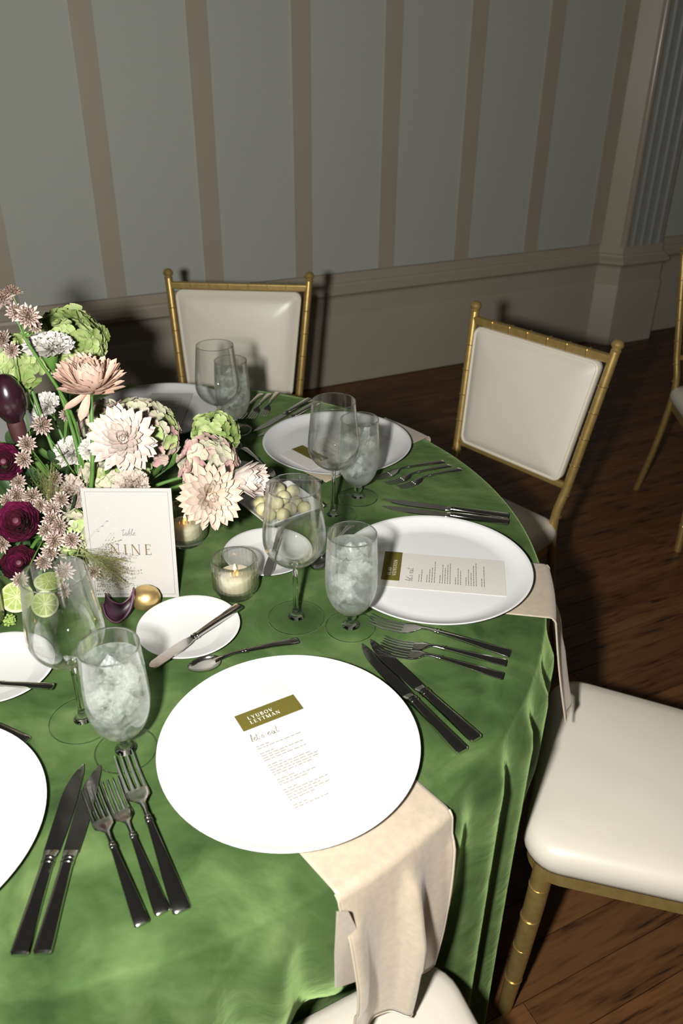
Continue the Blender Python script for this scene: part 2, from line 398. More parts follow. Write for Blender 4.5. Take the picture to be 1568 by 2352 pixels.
def in_view(p):
    d = p - CAM; z = d.dot(Fv)
    if z < .2: return False
    x = W / 2 + FPX * d.dot(Rv) / z; y = H / 2 - FPX * d.dot(Uv) / z
    return -250 < x < W + 250 and -100 < y < H + 300
cnt = 0; rr = random.Random(3)
for j in range(60):
    y = -.012 - .026 - PW / 2 - j * PW; off = rr.random() * PL
    for i in range(-4, 6):
        x = i * PL + off
        c = WM @ Vector((x, y, 0))
        if c.x < .2 and c.y < .9: continue
        if not any(in_view(WM @ Vector((x + k * PL / 2, y, 0))) for k in (-1, -.5, 0, .5, 1)): continue
        if c.length < .5 or cnt >= 298: continue
        obj('plank', plank_me, None, floor, mw=Matrix.Translation(c) @ Matrix.Rotation(WANG, 4, 'Z')); cnt += 1

# ------------------------------------------------------------------ table and cloth
TZ = .76
tb = thing('dining_table', 'round banquet table hidden beneath the green velvet cloth', 'table')
MB().lathe([(0, .715), (.745, .715), (.752, .72), (.752, .75), (.745, .754), (0, .754)], 64).obj('tabletop', 'table', tb)
for a in (45, 135, 225, 315):
    MB().tube([(*polar(a, .45), .0), (*polar(a, .42), .716)], .017, 10).obj('leg', 'steelleg', tb)

# specific deep folds of the cloth (angle, depth, width in degrees): positive bulges out
rf = random.Random(11)
folds = []
a = -180.0
while a < 180:
    folds.append((a + rf.uniform(-4, 4), rf.uniform(.6, 1.15), rf.uniform(4.2, 7.2))); a += rf.uniform(13, 21)
folds = [q for q in folds if not (-101 < q[0] < 8)] + [(-95, .9, 4.5), (-86.5, 1.0, 2.6), (-79.5, 1.0, 2.9), (-72.7, 1.0, 2.4), (-67.0, 1.05, 2.2), (-61.5, 1.0, 2.2), (-55.5, .75, 2.6), (-49, .7, 2.6), (-43, .8, 2.4), (-36.5, 1.0, 3.0), (-29.5, 1.05, 2.8), (-23, 1.0, 2.6), (-16.5, .9, 2.6), (-8, .7, 3.2), (1, .9, 4)]
def fold(a, v):
    s = 0
    for c, d, w in folds:
        t = (a - c + 180) % 360 - 180
        s += d * math.exp(-(t / (w * (1.0 + .25 * v))) ** 2)
    return s
SEATS = [(.728, .609, 42), (.112, .985, 87), (.971, -.221, -19), (.478, -.782, -62)]
def sstep(t): t = max(0, min(1, t)); return t * t * (3 - 2 * t)
def push(a, z, r):
    b = sstep((.60 - z) / .13)
    if b <= 0: return r
    ar = math.radians(a); d = Vector((math.cos(ar), math.sin(ar), 0))
    for cx, cy, ax in SEATS:
        w = Vector(polar(ax, 1)).to_3d(); l = Vector((-w.y, w.x, 0))
        den = d.dot(w)
        if den < .3: continue
        rl = (Vector((cx, cy, 0)).dot(w) - .216) / den
        lat = abs((d * rl - Vector((cx, cy, 0))).dot(l))
        e = 1 - sstep((lat - .20) / .07)
        if e > 0 and r > rl: r = r + (rl - r) * b * e
    return r
def cloth_r(a, z):
    v = (TZ - z) / TZ
    e = min(1, v / .07); e = e * e * (3 - 2 * e)
    return push(a, z, .766 + e * (-.004 - .050 * v + (.027 + .047 * v) * fold(a, v)))
NA = 540; rows = []
vs = [(0, 0, TZ)]; fs = []
prof = [('t', r) for r in (.1, .2, .3, .4, .5, .6, .66, .70, .73, .745)] + [('e', k) for k in range(1, 6)] + [('d', z) for z in (.748, .735, .72, .70, .67, .63, .58, .53, .48, .43, .38, .33, .28, .23, .18, .13, .09, .05, .02, .004)]
for kind, q in prof:
    row = []
    for k in range(NA):
        a = 360 * k / NA - 180; ar = math.radians(a)
        if kind == 't': r, z = q, TZ
        elif kind == 'e':
            t = q / 6 * PI / 2; R = .756 + .010 * math.sin(t); z = TZ - .010 * (1 - math.cos(t)); r = R
        else: z = q; r = cloth_r(a, z)
        row.append(len(vs)); vs.append((r * math.cos(ar), r * math.sin(ar), z))
    rows.append(row)
for k in range(NA): fs.append((0, rows[0][k], rows[0][(k + 1) % NA]))
for a_, b_ in zip(rows, rows[1:]):
    for k in range(NA): fs.append((a_[k], b_[k], b_[(k + 1) % NA], a_[(k + 1) % NA]))
cl = obj('tablecloth', mesh('tablecloth', vs, fs, sharp=180), 'velvet')
tag(cl, 'green crushed velvet cloth draped to the floor over the round table', 'tablecloth')

# ------------------------------------------------------------------ chairs
def rounded_poly(pts, rads, n=7):
    out = []; N = len(pts)
    for i in range(N):
        p0, p, p1 = Vector(pts[i - 1]), Vector(pts[i]), Vector(pts[(i + 1) % N]); r = rads[i]
        a = (p0 - p).normalized(); b = (p1 - p).normalized(); ang = a.angle(b); t = r / math.tan(ang / 2)
        s, e = p + a * t, p + b * t; c = p + (a + b).normalized() * (r / math.sin(ang / 2))
        v0, v1 = s - c, e - c; A0 = math.atan2(v0.y, v0.x); A1 = math.atan2(v1.y, v1.x); d = (A1 - A0 + PI) % (2 * PI) - PI
        out += [(c.x + r * math.cos(A0 + d * k / n), c.y + r * math.sin(A0 + d * k / n)) for k in range(n + 1)]
    return out
def densify(poly, step=.02):
    out = []
    for i, p in enumerate(poly):
        q = poly[(i + 1) % len(poly)]; L = math.hypot(q[0] - p[0], q[1] - p[1]); n = max(1, int(L / step))
        out += [(p[0] + (q[0] - p[0]) * k / n, p[1] + (q[1] - p[1]) * k / n) for k in range(n)]
    return out
def back_y(z): return .255 - .175 * (.92 - z) + .04 * ((.92 - z) / .46) ** 2 * 0
def post_x(z): return .168 + (.2085 - .168) * (z - .45) / .47
def make_chair(label, group=None):
    t = thing('chiavari_chair', label, 'chair', group=group)
    plan = densify(rounded_poly([(-.212, -.205), (.212, -.205), (.18, .195), (-.18, .195)], [.055, .055, .04, .04]))
    def ring(k, z): return [Vector((x * k, y * k - .0, z)) for x, y in plan]
    levels = [(.96, .412), (.985, .414), (1.0, .424), (1.005, .434), (.995, .447), (.965, .457), (.91, .4635), (.8, .468), (.6, .4715), (.3, .4735)]
    mb = MB().rings([ring(k, z) for k, z in levels], True)
    mb.obj('seat', 'vinyl', t, sharp=60)
    # gold apron under the seat
    mb = MB().rings([ring(.93, .382), ring(.955, .382), ring(.955, .413), ring(.93, .413), ring(.93, .382)], False)
    mb.obj('apron', 'gold', t, sharp=40)
    for s in (-1, 1):
        leg = MB().tube([(s * .180, -.165, .412), (s * .181, -.169, .30), (s * .184, -.176, .15), (s * .187, -.184, 0)], [.0165, .0165, .015, .0125], 14).obj('front_leg', 'gold', t)
        for zz in (.35, .27, .19, .10):
            MB().torus(.0160 if zz > .2 else .0146, .0013, (0, 0, 0), 16, 6).obj('ring', 'goldring', leg, loc=(s * (.180 + (.412 - zz) * .017), -.165 - (.412 - zz) * .046, zz))
        MB().tube(spline([(s * .115, -.170, .392), (s * .145, -.172, .372), (s * .176, -.170, .33)], 5), .011, 10).obj('brace', 'gold', t)
        pts = spline([(s * .192, .262, 0), (s * .178, .205, .22), (s * .168, .174, .45), (s * post_x(.57), back_y(.57), .57), (s * post_x(.75), back_y(.75), .75), (s * post_x(.905), back_y(.905), .905)], 6)
        post = MB().tube(pts, [.0115 + .0012 * math.sin(i) * 0 for i in range(len(pts))], 14).obj('back_post', 'gold', t)
        for zz in (.48, .54, .62, .69, .755, .82):
            MB().torus(.0118, .0013, (0, 0, 0), 16, 6).obj('ring', 'goldring', post, loc=(s * post_x(zz), back_y(zz), zz), rot=(-.17, 0, 0))
        MB().lathe([(0, .019), (.007, .018), (.0125, .013), (.0150, .006), (.0135, .001), (.010, -.003), (.0125, -.007), (.0105, -.012), (0, -.012)], 18, (0, 0, 0)).obj('finial', 'gold', t, loc=(s * post_x(.912), back_y(.912), .912), rot=(-.17, 0, 0))
    def bar(z, h, th, name):
        x = post_x(z); y = back_y(z)
        b = MB().add([(-x, y - th, z - h), (x, y - th, z - h), (x, y + th, z - h), (-x, y + th, z - h), (-x, y - th, z + h), (x, y - th, z + h), (x, y + th, z + h), (-x, y + th, z + h)],
                     [(0, 3, 2, 1), (4, 5, 6, 7), (0, 1, 5, 4), (1, 2, 6, 5), (2, 3, 7, 6), (3, 0, 4, 7)]).obj(name, 'gold', t, smooth=False)
        md = b.modifiers.new('bevel', 'BEVEL'); md.width = .004; md.segments = 2
        return b
    tr = bar(.884, .010, .009, 'top_rail')
    for x in (-.14, -.085, -.03, .03, .085, .14):
        MB().box((x - .0012, back_y(.884) - .0105, .8735), (x + .0012, back_y(.884) + .0105, .8948)).obj('ring', 'goldring', tr, smooth=False)
    bar(.563, .008, .008, 'lower_rail')
    # upholstered back pad
    poly = densify(rounded_poly([(-.158, .572), (.158, .572), (.1865, .874), (-.1865, .874)], [.018] * 4, 5), .015)
    cz = .72
    def pr(k, out, kk=None):
        return [Vector((x * (k if kk is None else kk), back_y(cz + (z - cz) * k) - out, cz + (z - cz) * k)) for x, z in poly]
    MB().rings([pr(.985, -.008), pr(1, -.004), pr(1, .010), pr(.985, .014), pr(.955, .0155), pr(.91, .021), pr(.8, .026), pr(.55, .0295), pr(.25, .031)], True).obj('back_pad', 'vinyl', t, sharp=60)
    pts = [p + Vector((0, 0, 0)) for p in pr(.985, .0135)]
    MB().tube(pts + [pts[0]], .0042, 8, cap=False).obj('piping', 'piping', t)
    return t
def set_chair(o, x, y, axis_deg):      # axis: direction from the table towards the chair's back
    o.location = (x, y, 0); o.rotation_euler = (0, 0, math.radians(axis_deg - 90))
chB = make_chair('gold bamboo-style chair with ivory pad set at a slant between table and dark floor')
set_chair(chB, .917 - .255 * .743, .78 - .255 * .669, 42)
ch_proto = chB
def more_chair(label, x, y, ax):
    c = copy_tree(ch_proto); c['label'] = label; set_chair(c, x, y, ax); return c
more_chair('gold bamboo-style chair with ivory back standing close to the panelled wall behind the flowers', .112, .985, 87)
more_chair('ivory padded chair whose seat lies under the shorter napkin at the side of the table', .971, -.221, -19)
more_chair('ivory padded chair tucked in below the longest hanging napkin', .478, -.782, -62)
fin = un(1558, 572, .92)
chE = more_chair('gold chair on the dark floor standing apart from the table beside the pilaster', fin.x + .2085 + .02, fin.y - .25, 90)

# ------------------------------------------------------------------ chargers, bread plates
ch_me = MB().lathe([(0, .0055), (.118, .0055), (.1275, .0062), (.139, .0112), (.150, .0178), (.1545, .0205), (.1555, .0200), (.1550, .0185), (.148, .0140), (.135, .0070), (.115, .0010), (.10, 0), (0, 0)], 96).mesh('charger_plate', sharp=60)
SEAT = {0: -93.6, 1: -50.7, 2: -7.5, 3: 42.6, 4: 88.0, 5: 133.0}
CH = {0: (*polar(-93.6, .585), .7605), 1: (.375, -.4575, .7630), 2: (.583, -.0767, .7630), 3: (.423, .389, .7630), 4: (.020, .562, .7605), 5: (*polar(132, .585), .7605)}
CHL = {0: 'round white charger plate with two knives along its edge, no napkin showing',
       1: 'round white charger plate holding the menu with the brighter olive name strip, long napkin below',
       2: 'round white charger plate beside the iced goblet, menu lying sideways across it',
       3: 'round white charger plate behind the pair of glasses, in front of the slanted chair',
       4: 'round white charger plate half hidden by the flowers, before the chair by the wall',
       5: 'round white charger plate glimpsed between the stems, behind the flowers'}
for k, c in CH.items():
    tag(obj('charger_plate', ch_me, 'charger', loc=c), CHL[k], 'plate', 'white charger plates at each place')
br_me = MB().lathe([(0, .004), (.043, .004), (.047, .0055), (.068, .0135), (.0725, .0155), (.0735, .0150), (.0725, .0135), (.048, .003), (.042, 0), (0, 0)], 72).mesh('bread_plate', sharp=60)
b1 = Vector((.216, -.23, .7605))
BR = {0: (-.024, -.322, .7605), 1: tuple(b1), 2: (.313, -.029, .7605), 3: tuple(rotz(b1, 94.0)), }
BRL = {0: 'small white bread plate with a butter knife, beside the wine glass by the limes',
       1: 'small white bread plate with a butter knife lying across it, next to the gold ball',
       2: 'small white bread plate behind the ribbed candle glass', 3: 'small white bread plate tucked behind the blush flowers and butter dish'}
for k, c in BR.items():
    tag(obj('bread_plate', br_me, 'bread', loc=c), BRL[k], 'plate', 'white bread plates')

# ------------------------------------------------------------------ cutlery
def loft(sec, n=14, p=2.6):
    rings = []
    for x, zc, w, h in sec:
        r = []
        for k in range(n):
            t = 2 * PI * k / n; c, s = math.cos(t), math.sin(t)
            r.append(Vector((x, w / 2 * math.copysign(abs(c) ** (2 / p), c), zc + h / 2 * math.copysign(abs(s) ** (2 / p), s))))
        rings.append(r)
    return MB().rings(rings, True)
def sub_ring(parent, x, zc, w, h, name='collar'):
    loft([(x - .0016, zc, w * .94, h * .94), (x - .0012, zc, w, h), (x + .0012, zc, w, h), (x + .0016, zc, w * .94, h * .94)]).obj(name, 'silver', parent)
def make_fork(L=.207):
    t = thing('fork', '', 'fork'); x0 = -L / 2
    h = L * .50
    loft([(x0, .0030, .0150, .002), (x0 + .002, .0032, .0178, .0048), (x0 + .012, .0040, .0172, .0050), (x0 + h * .5, .0075, .0125, .0052), (x0 + h * .85, .0105, .0082, .0052), (x0 + h, .0115, .0066, .0050)]).obj('handle', 'silver', t)
    sub_ring(t, x0 + h, .0115, .0086, .0066); sub_ring(t, x0 + h + .0045, .0118, .0078, .0060)
    xn = x0 + h
    loft([(xn, .0115, .0062, .0048), (xn + .014, .0125, .0050, .0042), (xn + .024, .0120, .0062, .0034), (xn + .031, .0098, .0150, .0026), (xn + .036, .0078, .0225, .0022), (xn + .043, .0056, .0248, .0020), (xn + .049, .0042, .0246, .0019), (xn + .0515, .0038, .0244, .0018)]).obj('head', 'silver', t)
    xt = xn + .049; Lt = L / 2 - xt
    for i in range(4):
        y = (-1.5 + i) * .0066
        loft([(xt - .004, .0042, .0050, .0019), (xt + Lt * .25, .0024, .0040, .0019), (xt + Lt * .55, .0022, .0034, .0018), (xt + Lt * .85, .0050, .0026, .0015), (xt + Lt, .0080, .0012, .0009)], 8).xf(Matrix.Translation((0, y, 0))).obj('tine', 'silver', t)
    return t
def make_knife(L=.23):
    t = thing('dinner_knife', '', 'knife'); x0 = -L / 2; hl = .100
    loft([(x0, .0045, .0150, .004), (x0 + .002, .0045, .0185, .0080), (x0 + .015, .0045, .0180, .0086), (x0 + .05, .0050, .0150, .0090), (x0 + hl - .006, .0055, .0128, .0092), (x0 + hl, .0055, .0122, .0088)]).obj('handle', 'silver', t)
    sub_ring(t, x0 + hl - .003, .0055, .0142, .0104); sub_ring(t, x0 + hl + .002, .0055, .0138, .0100)
    loft([(x0 + hl, .0055, .0125, .0085), (x0 + hl + .006, .005, .0150, .0050), (x0 + hl + .013, .0045, .0160, .0022)]).obj('bolster', 'silver', t)
    xb = x0 + hl + .010; top = []; bot = []
    Lb = L / 2 - xb
    for i in range(15):
        u = i / 14; x = xb + Lb * u
        top.append((x, .0080 - (.0 if u < .55 else .0130 * ((u - .55) / .45) ** 2.3)))
        bot.append((x, -.0085 - .0020 * math.sin(PI * min(1, u / .95)) + (.0 if u < .9 else .0022 * ((u - .9) / .1) ** 2)))
    n = len(top); vs = []; fs = []
    for x, y in top: vs += [(x, y, .0051), (x, y, .0035)]
    for x, y in bot: vs += [(x, y, .0044), (x, y, .0041)]
    B = 2 * n
    for i in range(n - 1):
        fs += [(2 * i, 2 * i + 2, B + 2 * i + 2, B + 2 * i), (2 * i + 1, B + 2 * i + 1, B + 2 * i + 3, 2 * i + 3), (2 * i, 2 * i + 1, 2 * i + 3, 2 * i + 2), (B + 2 * i, B + 2 * i + 2, B + 2 * i + 3, B + 2 * i + 1)]
    fs += [(0, B, B + 1, 1), (2 * n - 2, 2 * n - 1, B + 2 * n - 1, B + 2 * n - 2)]
    MB().add(vs, fs).obj('blade', 'silver', t, smooth=False)
    return t
def make_butter_knife(L=.176):
    t = thing('butter_knife', '', 'knife'); x0 = -L / 2; hl = .092
    loft([(x0, .004, .0120, .003), (x0 + .002, .004, .0150, .0064), (x0 + .015, .004, .0145, .0070), (x0 + .05, .0045, .0115, .0074), (x0 + hl, .005, .0088, .0066)]).obj('handle', 'silver', t)
    sub_ring(t, x0 + hl - .002, .005, .0108, .0082); sub_ring(t, x0 + hl + .003, .005, .0102, .0078)
    Lb = L / 2 - (x0 + hl)
    out = [(0, .0035), (.1, .005), (.2, .0072), (.4, .0085), (.7, .0088), (.9, .0078), (.97, .005), (1.0, .001)]
    poly = [(x0 + hl + u * Lb, y) for u, y in out] + [(x0 + hl + u * Lb, -y) for u, y in out[::-1]]
    MB().prism(poly, .0040, .0056).obj('blade', 'silver', t, smooth=False)
    return t
def make_spoon(L=.165):
    t = thing('teaspoon', '', 'spoon'); x0 = -L / 2; hl = .080
    loft([(x0, .003, .0120, .002), (x0 + .002, .0032, .0145, .0046), (x0 + .012, .004, .0140, .0050), (x0 + .04, .0075, .0100, .0050), (x0 + hl, .0105, .0058, .0046)]).obj('handle', 'silver', t)
    sub_ring(t, x0 + hl, .0105, .0078, .0062); sub_ring(t, x0 + hl + .0045, .0108, .0070, .0056)
    loft([(x0 + hl, .0105, .0056, .0044), (x0 + hl + .02, .0115, .0046, .0040), (x0 + hl + .036, .0095, .0070, .0030), (x0 + hl + .046, .0075, .0120, .0020)]).obj('neck', 'silver', t)
    cx = L / 2 - .0235; rings = []
    for (k, dz) in ((1.0, .0075), (.97, .0062), (.85, .0035), (.6, .0014), (.3, .0004), (.02, .0002)):
        rings.append([Vector((cx + .0235 * k * math.cos(u) * (1), .0155 * k * math.sin(u) * (1 - .14 * math.cos(u)), dz)) for u in [2 * PI * i / 28 for i in range(28)]])
    outer = [[v + Vector((0, 0, -.0012)) for v in r] for r in rings]
    MB().rings(outer[::-1] + rings, True).obj('bowl', 'silver', t, sharp=70)
    return t
protos = {}
def cutlery(kind, maker, tip, end, z, label, group, dz=0, flip=False, world=False):
    a = tip if world else un(*tip, z + .003); b = end if world else un(*end, z + .003)
    L0 = {'fork': .207, 'knife': .23, 'butter': .176, 'spoon': .165}[kind]
    if kind not in protos: protos[kind] = maker(); o = protos[kind]
    else: o = copy_tree(protos[kind])
    o['label'] = label; o['group'] = group
    d = a - b; L = d.length
    o.location = ((a.x + b.x) / 2, (a.y + b.y) / 2, z); s = L / L0
    o.rotation_euler = (0, -dz, math.atan2(d.y, d.x)); o.scale = (s, -s if flip else s, s)
    return o
CZ = TZ + .0005
gF1 = 'forks left of the charger with the long napkin'; gF2 = 'forks above the crossed knives'
lF1 = 'three forks laid tines up beside two knives, {} of the three'
cutlery('fork', make_fork, (284, 1741), (418, 2088), CZ + .0034, 'largest fork of the trio whose tines lie on the goblet foot', gF1, dz=.036)
cutlery('fork', make_fork, (252, 1795), (374, 2097), CZ, 'middle fork of the trio between knives and long-napkin charger', gF1)
cutlery('fork', make_fork, (206, 1817), (326, 2119), CZ + .0062, 'small fork with its tines over a dinner knife blade tip', gF1, dz=.03)
cutlery('fork', make_fork, (847, 1424), (1172, 1502), CZ, 'longest fork of the trio beside the sideways menu charger, tines by the goblet', gF2)
cutlery('fork', make_fork, (879, 1473), (1163, 1523), CZ + .003, 'middle fork of the trio pointing at the iced goblet', gF2)
cutlery('fork', make_fork, (869, 1488), (1155, 1553), CZ + .006, 'short fork of the trio lying nearest the two knife blades, tines over them', gF2)
gF3 = 'forks left of the far charger'
f3 = 'dark fork between rear charger and two knives, {}'
cutlery('fork', make_fork, (851, 1100), (1020, 1059), CZ, f3.format('nearest the rear charger'), gF3)
cutlery('fork', make_fork, (885, 1112), (1034, 1068), CZ, f3.format('middle of three'), gF3)
cutlery('fork', make_fork, (912, 1121), (1058, 1076), CZ, f3.format('nearest the two knives'), gF3)
gF4 = 'forks in front of the chair by the wall'
f4 = 'small fork in shadow before the chair by the wall, {}'
cutlery('fork', make_fork, (545, 965), (600, 904), CZ, f4.format('beside the far water goblet'), gF4)
cutlery('fork', make_fork, (572, 965), (619, 904), CZ, f4.format('middle of three'), gF4)
cutlery('fork', make_fork, (600, 960), (637, 901), CZ, f4.format('outermost, with bright tines'), gF4)
cutlery('knife', make_knife, (181, 1758), (44, 2197), CZ, 'dinner knife lying against the rim of the charger without napkin', 'knives beside the charger without napkin')
cutlery('knife', make_knife, (219, 1760), (96, 2194), CZ + .0015, 'dinner knife whose blade tip lies under the small fork tines', 'knives beside the charger without napkin')
cutlery('knife', make_knife, (822, 1483), (1063, 1728), CZ, 'dinner knife against the rim of the long-napkin charger, bright curved blade', 'knives right of the long napkin charger')
cutlery('knife', make_knife, (841, 1473), (1095, 1700), CZ + .0026, 'dinner knife lying between another knife and the short fork', 'knives right of the long napkin charger')
cutlery('knife', make_knife, (877, 1151), (1168, 1188), CZ, 'dinner knife above the sideways-menu charger, farther from its rim', 'knives beside the sideways menu charger')
cutlery('knife', make_knife, (876, 1167), (1168, 1201), CZ, 'dinner knife touching the rim of the sideways-menu charger', 'knives beside the sideways menu charger')
cutlery('knife', make_knife, (587, 993), (712, 918), CZ, 'dull dinner knife by the rear charger, the one nearer the chair by the wall', 'knives beside the rear charger')
cutlery('knife', make_knife, (597, 1005), (728, 926), CZ, 'dull dinner knife lying against the rear charger rim', 'knives beside the rear charger')
cutlery('butter', make_butter_knife, (345, 1535), (550, 1392), TZ + .0158, 'butter knife laid across the bread plate beside the gold ball', 'butter knives')
cutlery('butter', make_butter_knife, (612, 1325), (646, 1212), TZ + .0158, 'butter knife on the bread plate behind the candle glass, seen through the wine glass', 'butter knives')
cutlery('butter', make_butter_knife, (560, 1105), (738, 1107), TZ + .0158, 'butter knife on the bread plate behind the butter dish', 'butter knives')
cutlery('butter', make_butter_knife, (-112, 1566), (122, 1577), TZ + .0158, 'butter knife on the bread plate beside the limes and the empty wine glass', 'butter knives')
sa, sb = un(432, 1545, TZ), un(685, 1476, TZ)
for g, lb, ro_ in ((0, 'teaspoon lying along the upper rim of the long-napkin charger', 0), (43.2, 'teaspoon behind the iced goblet, bowl beside the wine glass stem', .010), (93.3, 'dark teaspoon by the rear charger, behind the blush flowers', 0), (-49.3, 'teaspoon beside the charger without napkin, only its handle end showing', .0)):
    rv = Vector((*polar(g - 44, ro_), 0))
    cutlery('spoon', make_spoon, rotz(sa, g) + rv, rotz(sb, g) + rv, CZ + .0009, lb, 'teaspoons above the chargers', world=True)

# ------------------------------------------------------------------ glasses
def shell(prof, t):
    inner = []
    for i, (r, z) in enumerate(prof):
        a, b = prof[max(0, i - 1)], prof[min(len(prof) - 1, i + 1)]
        d = Vector((b[0] - a[0], b[1] - a[1], 0)).normalized(); inner.append((max(0, r - d.y * t), z + d.x * t))
    top = prof[-1]
    return [(0, prof[0][1])] + list(prof) + [(top[0] - t / 2, top[1] + t * .5)] + inner[::-1] + [(0, inner[0][1])]
wine_parts = None
def wine_glass(loc, label):
    global wine_parts
    if wine_parts:
        o = copy_tree(wine_parts)
    else:
        o = thing('wine_glass', '', 'wine glass')
        prof = [(.0035, .0965), (.010, .0968), (.019, .1005), (.030, .1085), (.039, .1195), (.0435, .131), (.0448, .142), (.0440, .156), (.0420, .175), (.0398, .195), (.0380, .212), (.0370, .2225)]
        MB().lathe(shell(spline_prof(prof), .0009), 72).obj('bowl', 'thin', o, sharp=180)
        MB().torus(.0366, .0007, (0, 0, .2226), 64, 8).obj('rim', 'glass', o)
        MB().lathe([(0, .0012), (.012, .0035), (.0095, .006), (.0055, .012), (.0040, .022), (.0036, .05), (.0036, .075), (.0042, .088), (.0065, .0945), (.0085, .0967), (0, .0972)], 24).obj('stem', 'glass', o, sharp=180)
        MB().lathe([(.004, .0055), (.012, .0032), (.025, .0021), (.040, .0014), (.0415, .0010)], 64).obj('foot', 'foot', o, sharp=180)
        MB().torus(.0415, .0009, (0, 0, .0010), 64, 8).obj('foot_rim', 'glass', o)
        wine_parts = o
    o.location = loc; o['label'] = label; o['group'] = 'empty wine glasses'
    return o
def spline_prof(prof, n=5):
    return [(max(0, v.x), v.y) for v in spline([Vector((r, z, 0)) for r, z in prof], n)]
def V(px, py, z=TZ): return un(px, py, z)
w1 = wine_glass((*V(680, 1420)[:2], TZ + .0005), 'empty wine glass standing between the ribbed candle glass and the nearby iced goblet')
wine_glass((*V(192, 1655)[:2], TZ + .0005), 'empty wine glass in front of the limes, beside the frosty goblet')
wine_glass((*V(765, 1185)[:2], TZ + .0005), 'empty wine glass before the rear charger, to the side of the butter dish')
wine_glass((.179, .398, TZ + .0005), 'empty wine glass before the chair by the wall, above the green hydrangea')

gob = None
ri = random.Random(5)
def goblet(loc, label):
    global gob
    if gob: o = copy_tree(gob)
    else:
        o = thing('water_goblet', '', 'goblet')
        prof = [(.004, .0285), (.012, .030), (.022, .0375), (.0305, .050), (.0355, .066), (.0372, .082), (.0372, .10), (.0362, .125), (.0350, .145), (.0340, .1605)]
        MB().lathe(shell(spline_prof(prof), .0010), 72).obj('bowl', 'thin', o, sharp=180)
        MB().torus(.0337, .0009, (0, 0, .1607), 64, 8).obj('rim', 'glass', o)
        MB().lathe([(0, .002), (.013, .0045), (.010, .007), (.0062, .012), (.0062, .017), (.0085, .020), (.0065, .023), (.0085, .0275), (.012, .0302), (0, .031)], 24).obj('stem', 'glass', o, sharp=180)
        MB().lathe([(.006, .0085), (.012, .0058), (.024, .0032), (.0355, .0018), (.0368, .0012)], 64).obj('foot', 'foot', o, sharp=180)
        MB().torus(.0365, .0011, (0, 0, .0012), 64, 8).obj('foot_rim', 'glass', o)
        wp = [(0, .0305), (.011, .0312), (.0212, .0383), (.0297, .0505), (.0347, .066), (.0364, .082), (.0364, .10), (.0354, .125), (.0347, .1385), (0, .1385)]
        MB().lathe(spline_prof(wp[:-1]) + [(0, .1385)], 48).obj('water', 'water', o, sharp=60)
        mb = MB()
        for i in range(26):
            z = ri.uniform(.056, .142); rm = .030 if z > .07 else .020
            a = ri.uniform(0, 2 * PI); r = rm * math.sqrt(ri.random()) * .72
            s = [ri.uniform(.004, .0095) for _ in range(3)]
            vs = [Vector((sx * s[0] * ri.uniform(.6, 1), sy * s[1] * ri.uniform(.6, 1), sz * s[2] * ri.uniform(.6, 1))) for sx in (-1, 1) for sy in (-1, 1) for sz in (-1, 1)]
            q = Quaternion((ri.gauss(0, 1), ri.gauss(0, 1), ri.gauss(0, 1), ri.gauss(0, 1))).normalized()
            c = Vector((r * math.cos(a), r * math.sin(a), z))
            mb.add([q @ v + c for v in vs], [(0, 1, 3, 2), (4, 6, 7, 5), (0, 4, 5, 1), (2, 3, 7, 6), (0, 2, 6, 4), (1, 5, 7, 3)])
        ic = mb.obj('ice', 'ice', o, smooth=False); ic['kind'] = 'stuff'
        gob = o
    o.location = loc; o['label'] = label; o['group'] = 'goblets of iced water'; o.rotation_euler = (0, 0, ri.uniform(0, 6))
goblet((V(797, 1440).x + .0048, V(797, 1440).y - .0014, TZ + .0005), 'goblet of iced water beside the charger with the sideways menu')
goblet((*V(290, 1725)[:2], TZ + .0005), 'frosty goblet of iced water with fork tines on its foot')
goblet((V(820, 1145).x + .0012, V(820, 1145).y + .0020, TZ + .0005), 'goblet of iced water standing before the rear charger')
goblet((.196, .485, TZ + .0005), 'goblet of iced water behind a wine glass, before the chair by the wall')

# ------------------------------------------------------------------ votive candles
def votive(loc, label, lit=True):
    o = thing('votive_candle', label, 'candle', loc, group='ribbed glass votives')
    n = 96; rings = []
    for z, R, amp in ((.010, .0285, 0), (.0115, .0325, .0004), (.016, .0342, .0014), (.04, .0345, .0015), (.060, .0345, .0015), (.0635, .0345, .0003), (.0648, .0335, 0), (.0636, .0318, 0), (.045, .0315, 0), (.018, .0312, 0), (.0150, .0290, 0)):
        rings.append([Vector(((R + amp * math.cos(32 * u)) * math.cos(u), (R + amp * math.cos(32 * u)) * math.sin(u), z)) for u in [2 * PI * k / n for k in range(n)]])
    MB().rings(rings + [rings[0]], False).obj('glass_cup', 'votive', o, sharp=180)
    MB().lathe([(0, 0), (.0255, 0), (.0275, .002), (.0285, .011), (.0285, .0148), (0, .0148)], 40).obj('base', 'votive', o, sharp=50)
    MB().torus(.0332, .0011, (0, 0, .0642), 64, 8).obj('rim', 'glass', o)
    w = MB().lathe([(0, .0152), (.0250, .0152), (.0262, .018), (.0262, .036), (.0240, .0375), (0, .0360)], 32).obj('wax', 'wax', o, sharp=50)
    MB().tube([(0, 0, .0355), (.0005, 0, .041)], .0006, 6).obj('wick', 'wick', w)
    MB().lathe([(0, .0395), (.0022, .043), (.0026, .046), (.0015, .051), (0, .055)], 10).obj('flame', 'flame', o)
    return o
votive((*V(543, 1363)[:2], TZ + .0005), 'ribbed glass votive candle standing between two bread plates')
votive((*V(-44, 1442)[:2], TZ + .0005), 'ribbed glass votive candle beside the lime halves')
votive((.17, .02, TZ + .0005), 'ribbed glass votive candle glowing behind the number card, under the pink hydrangea')

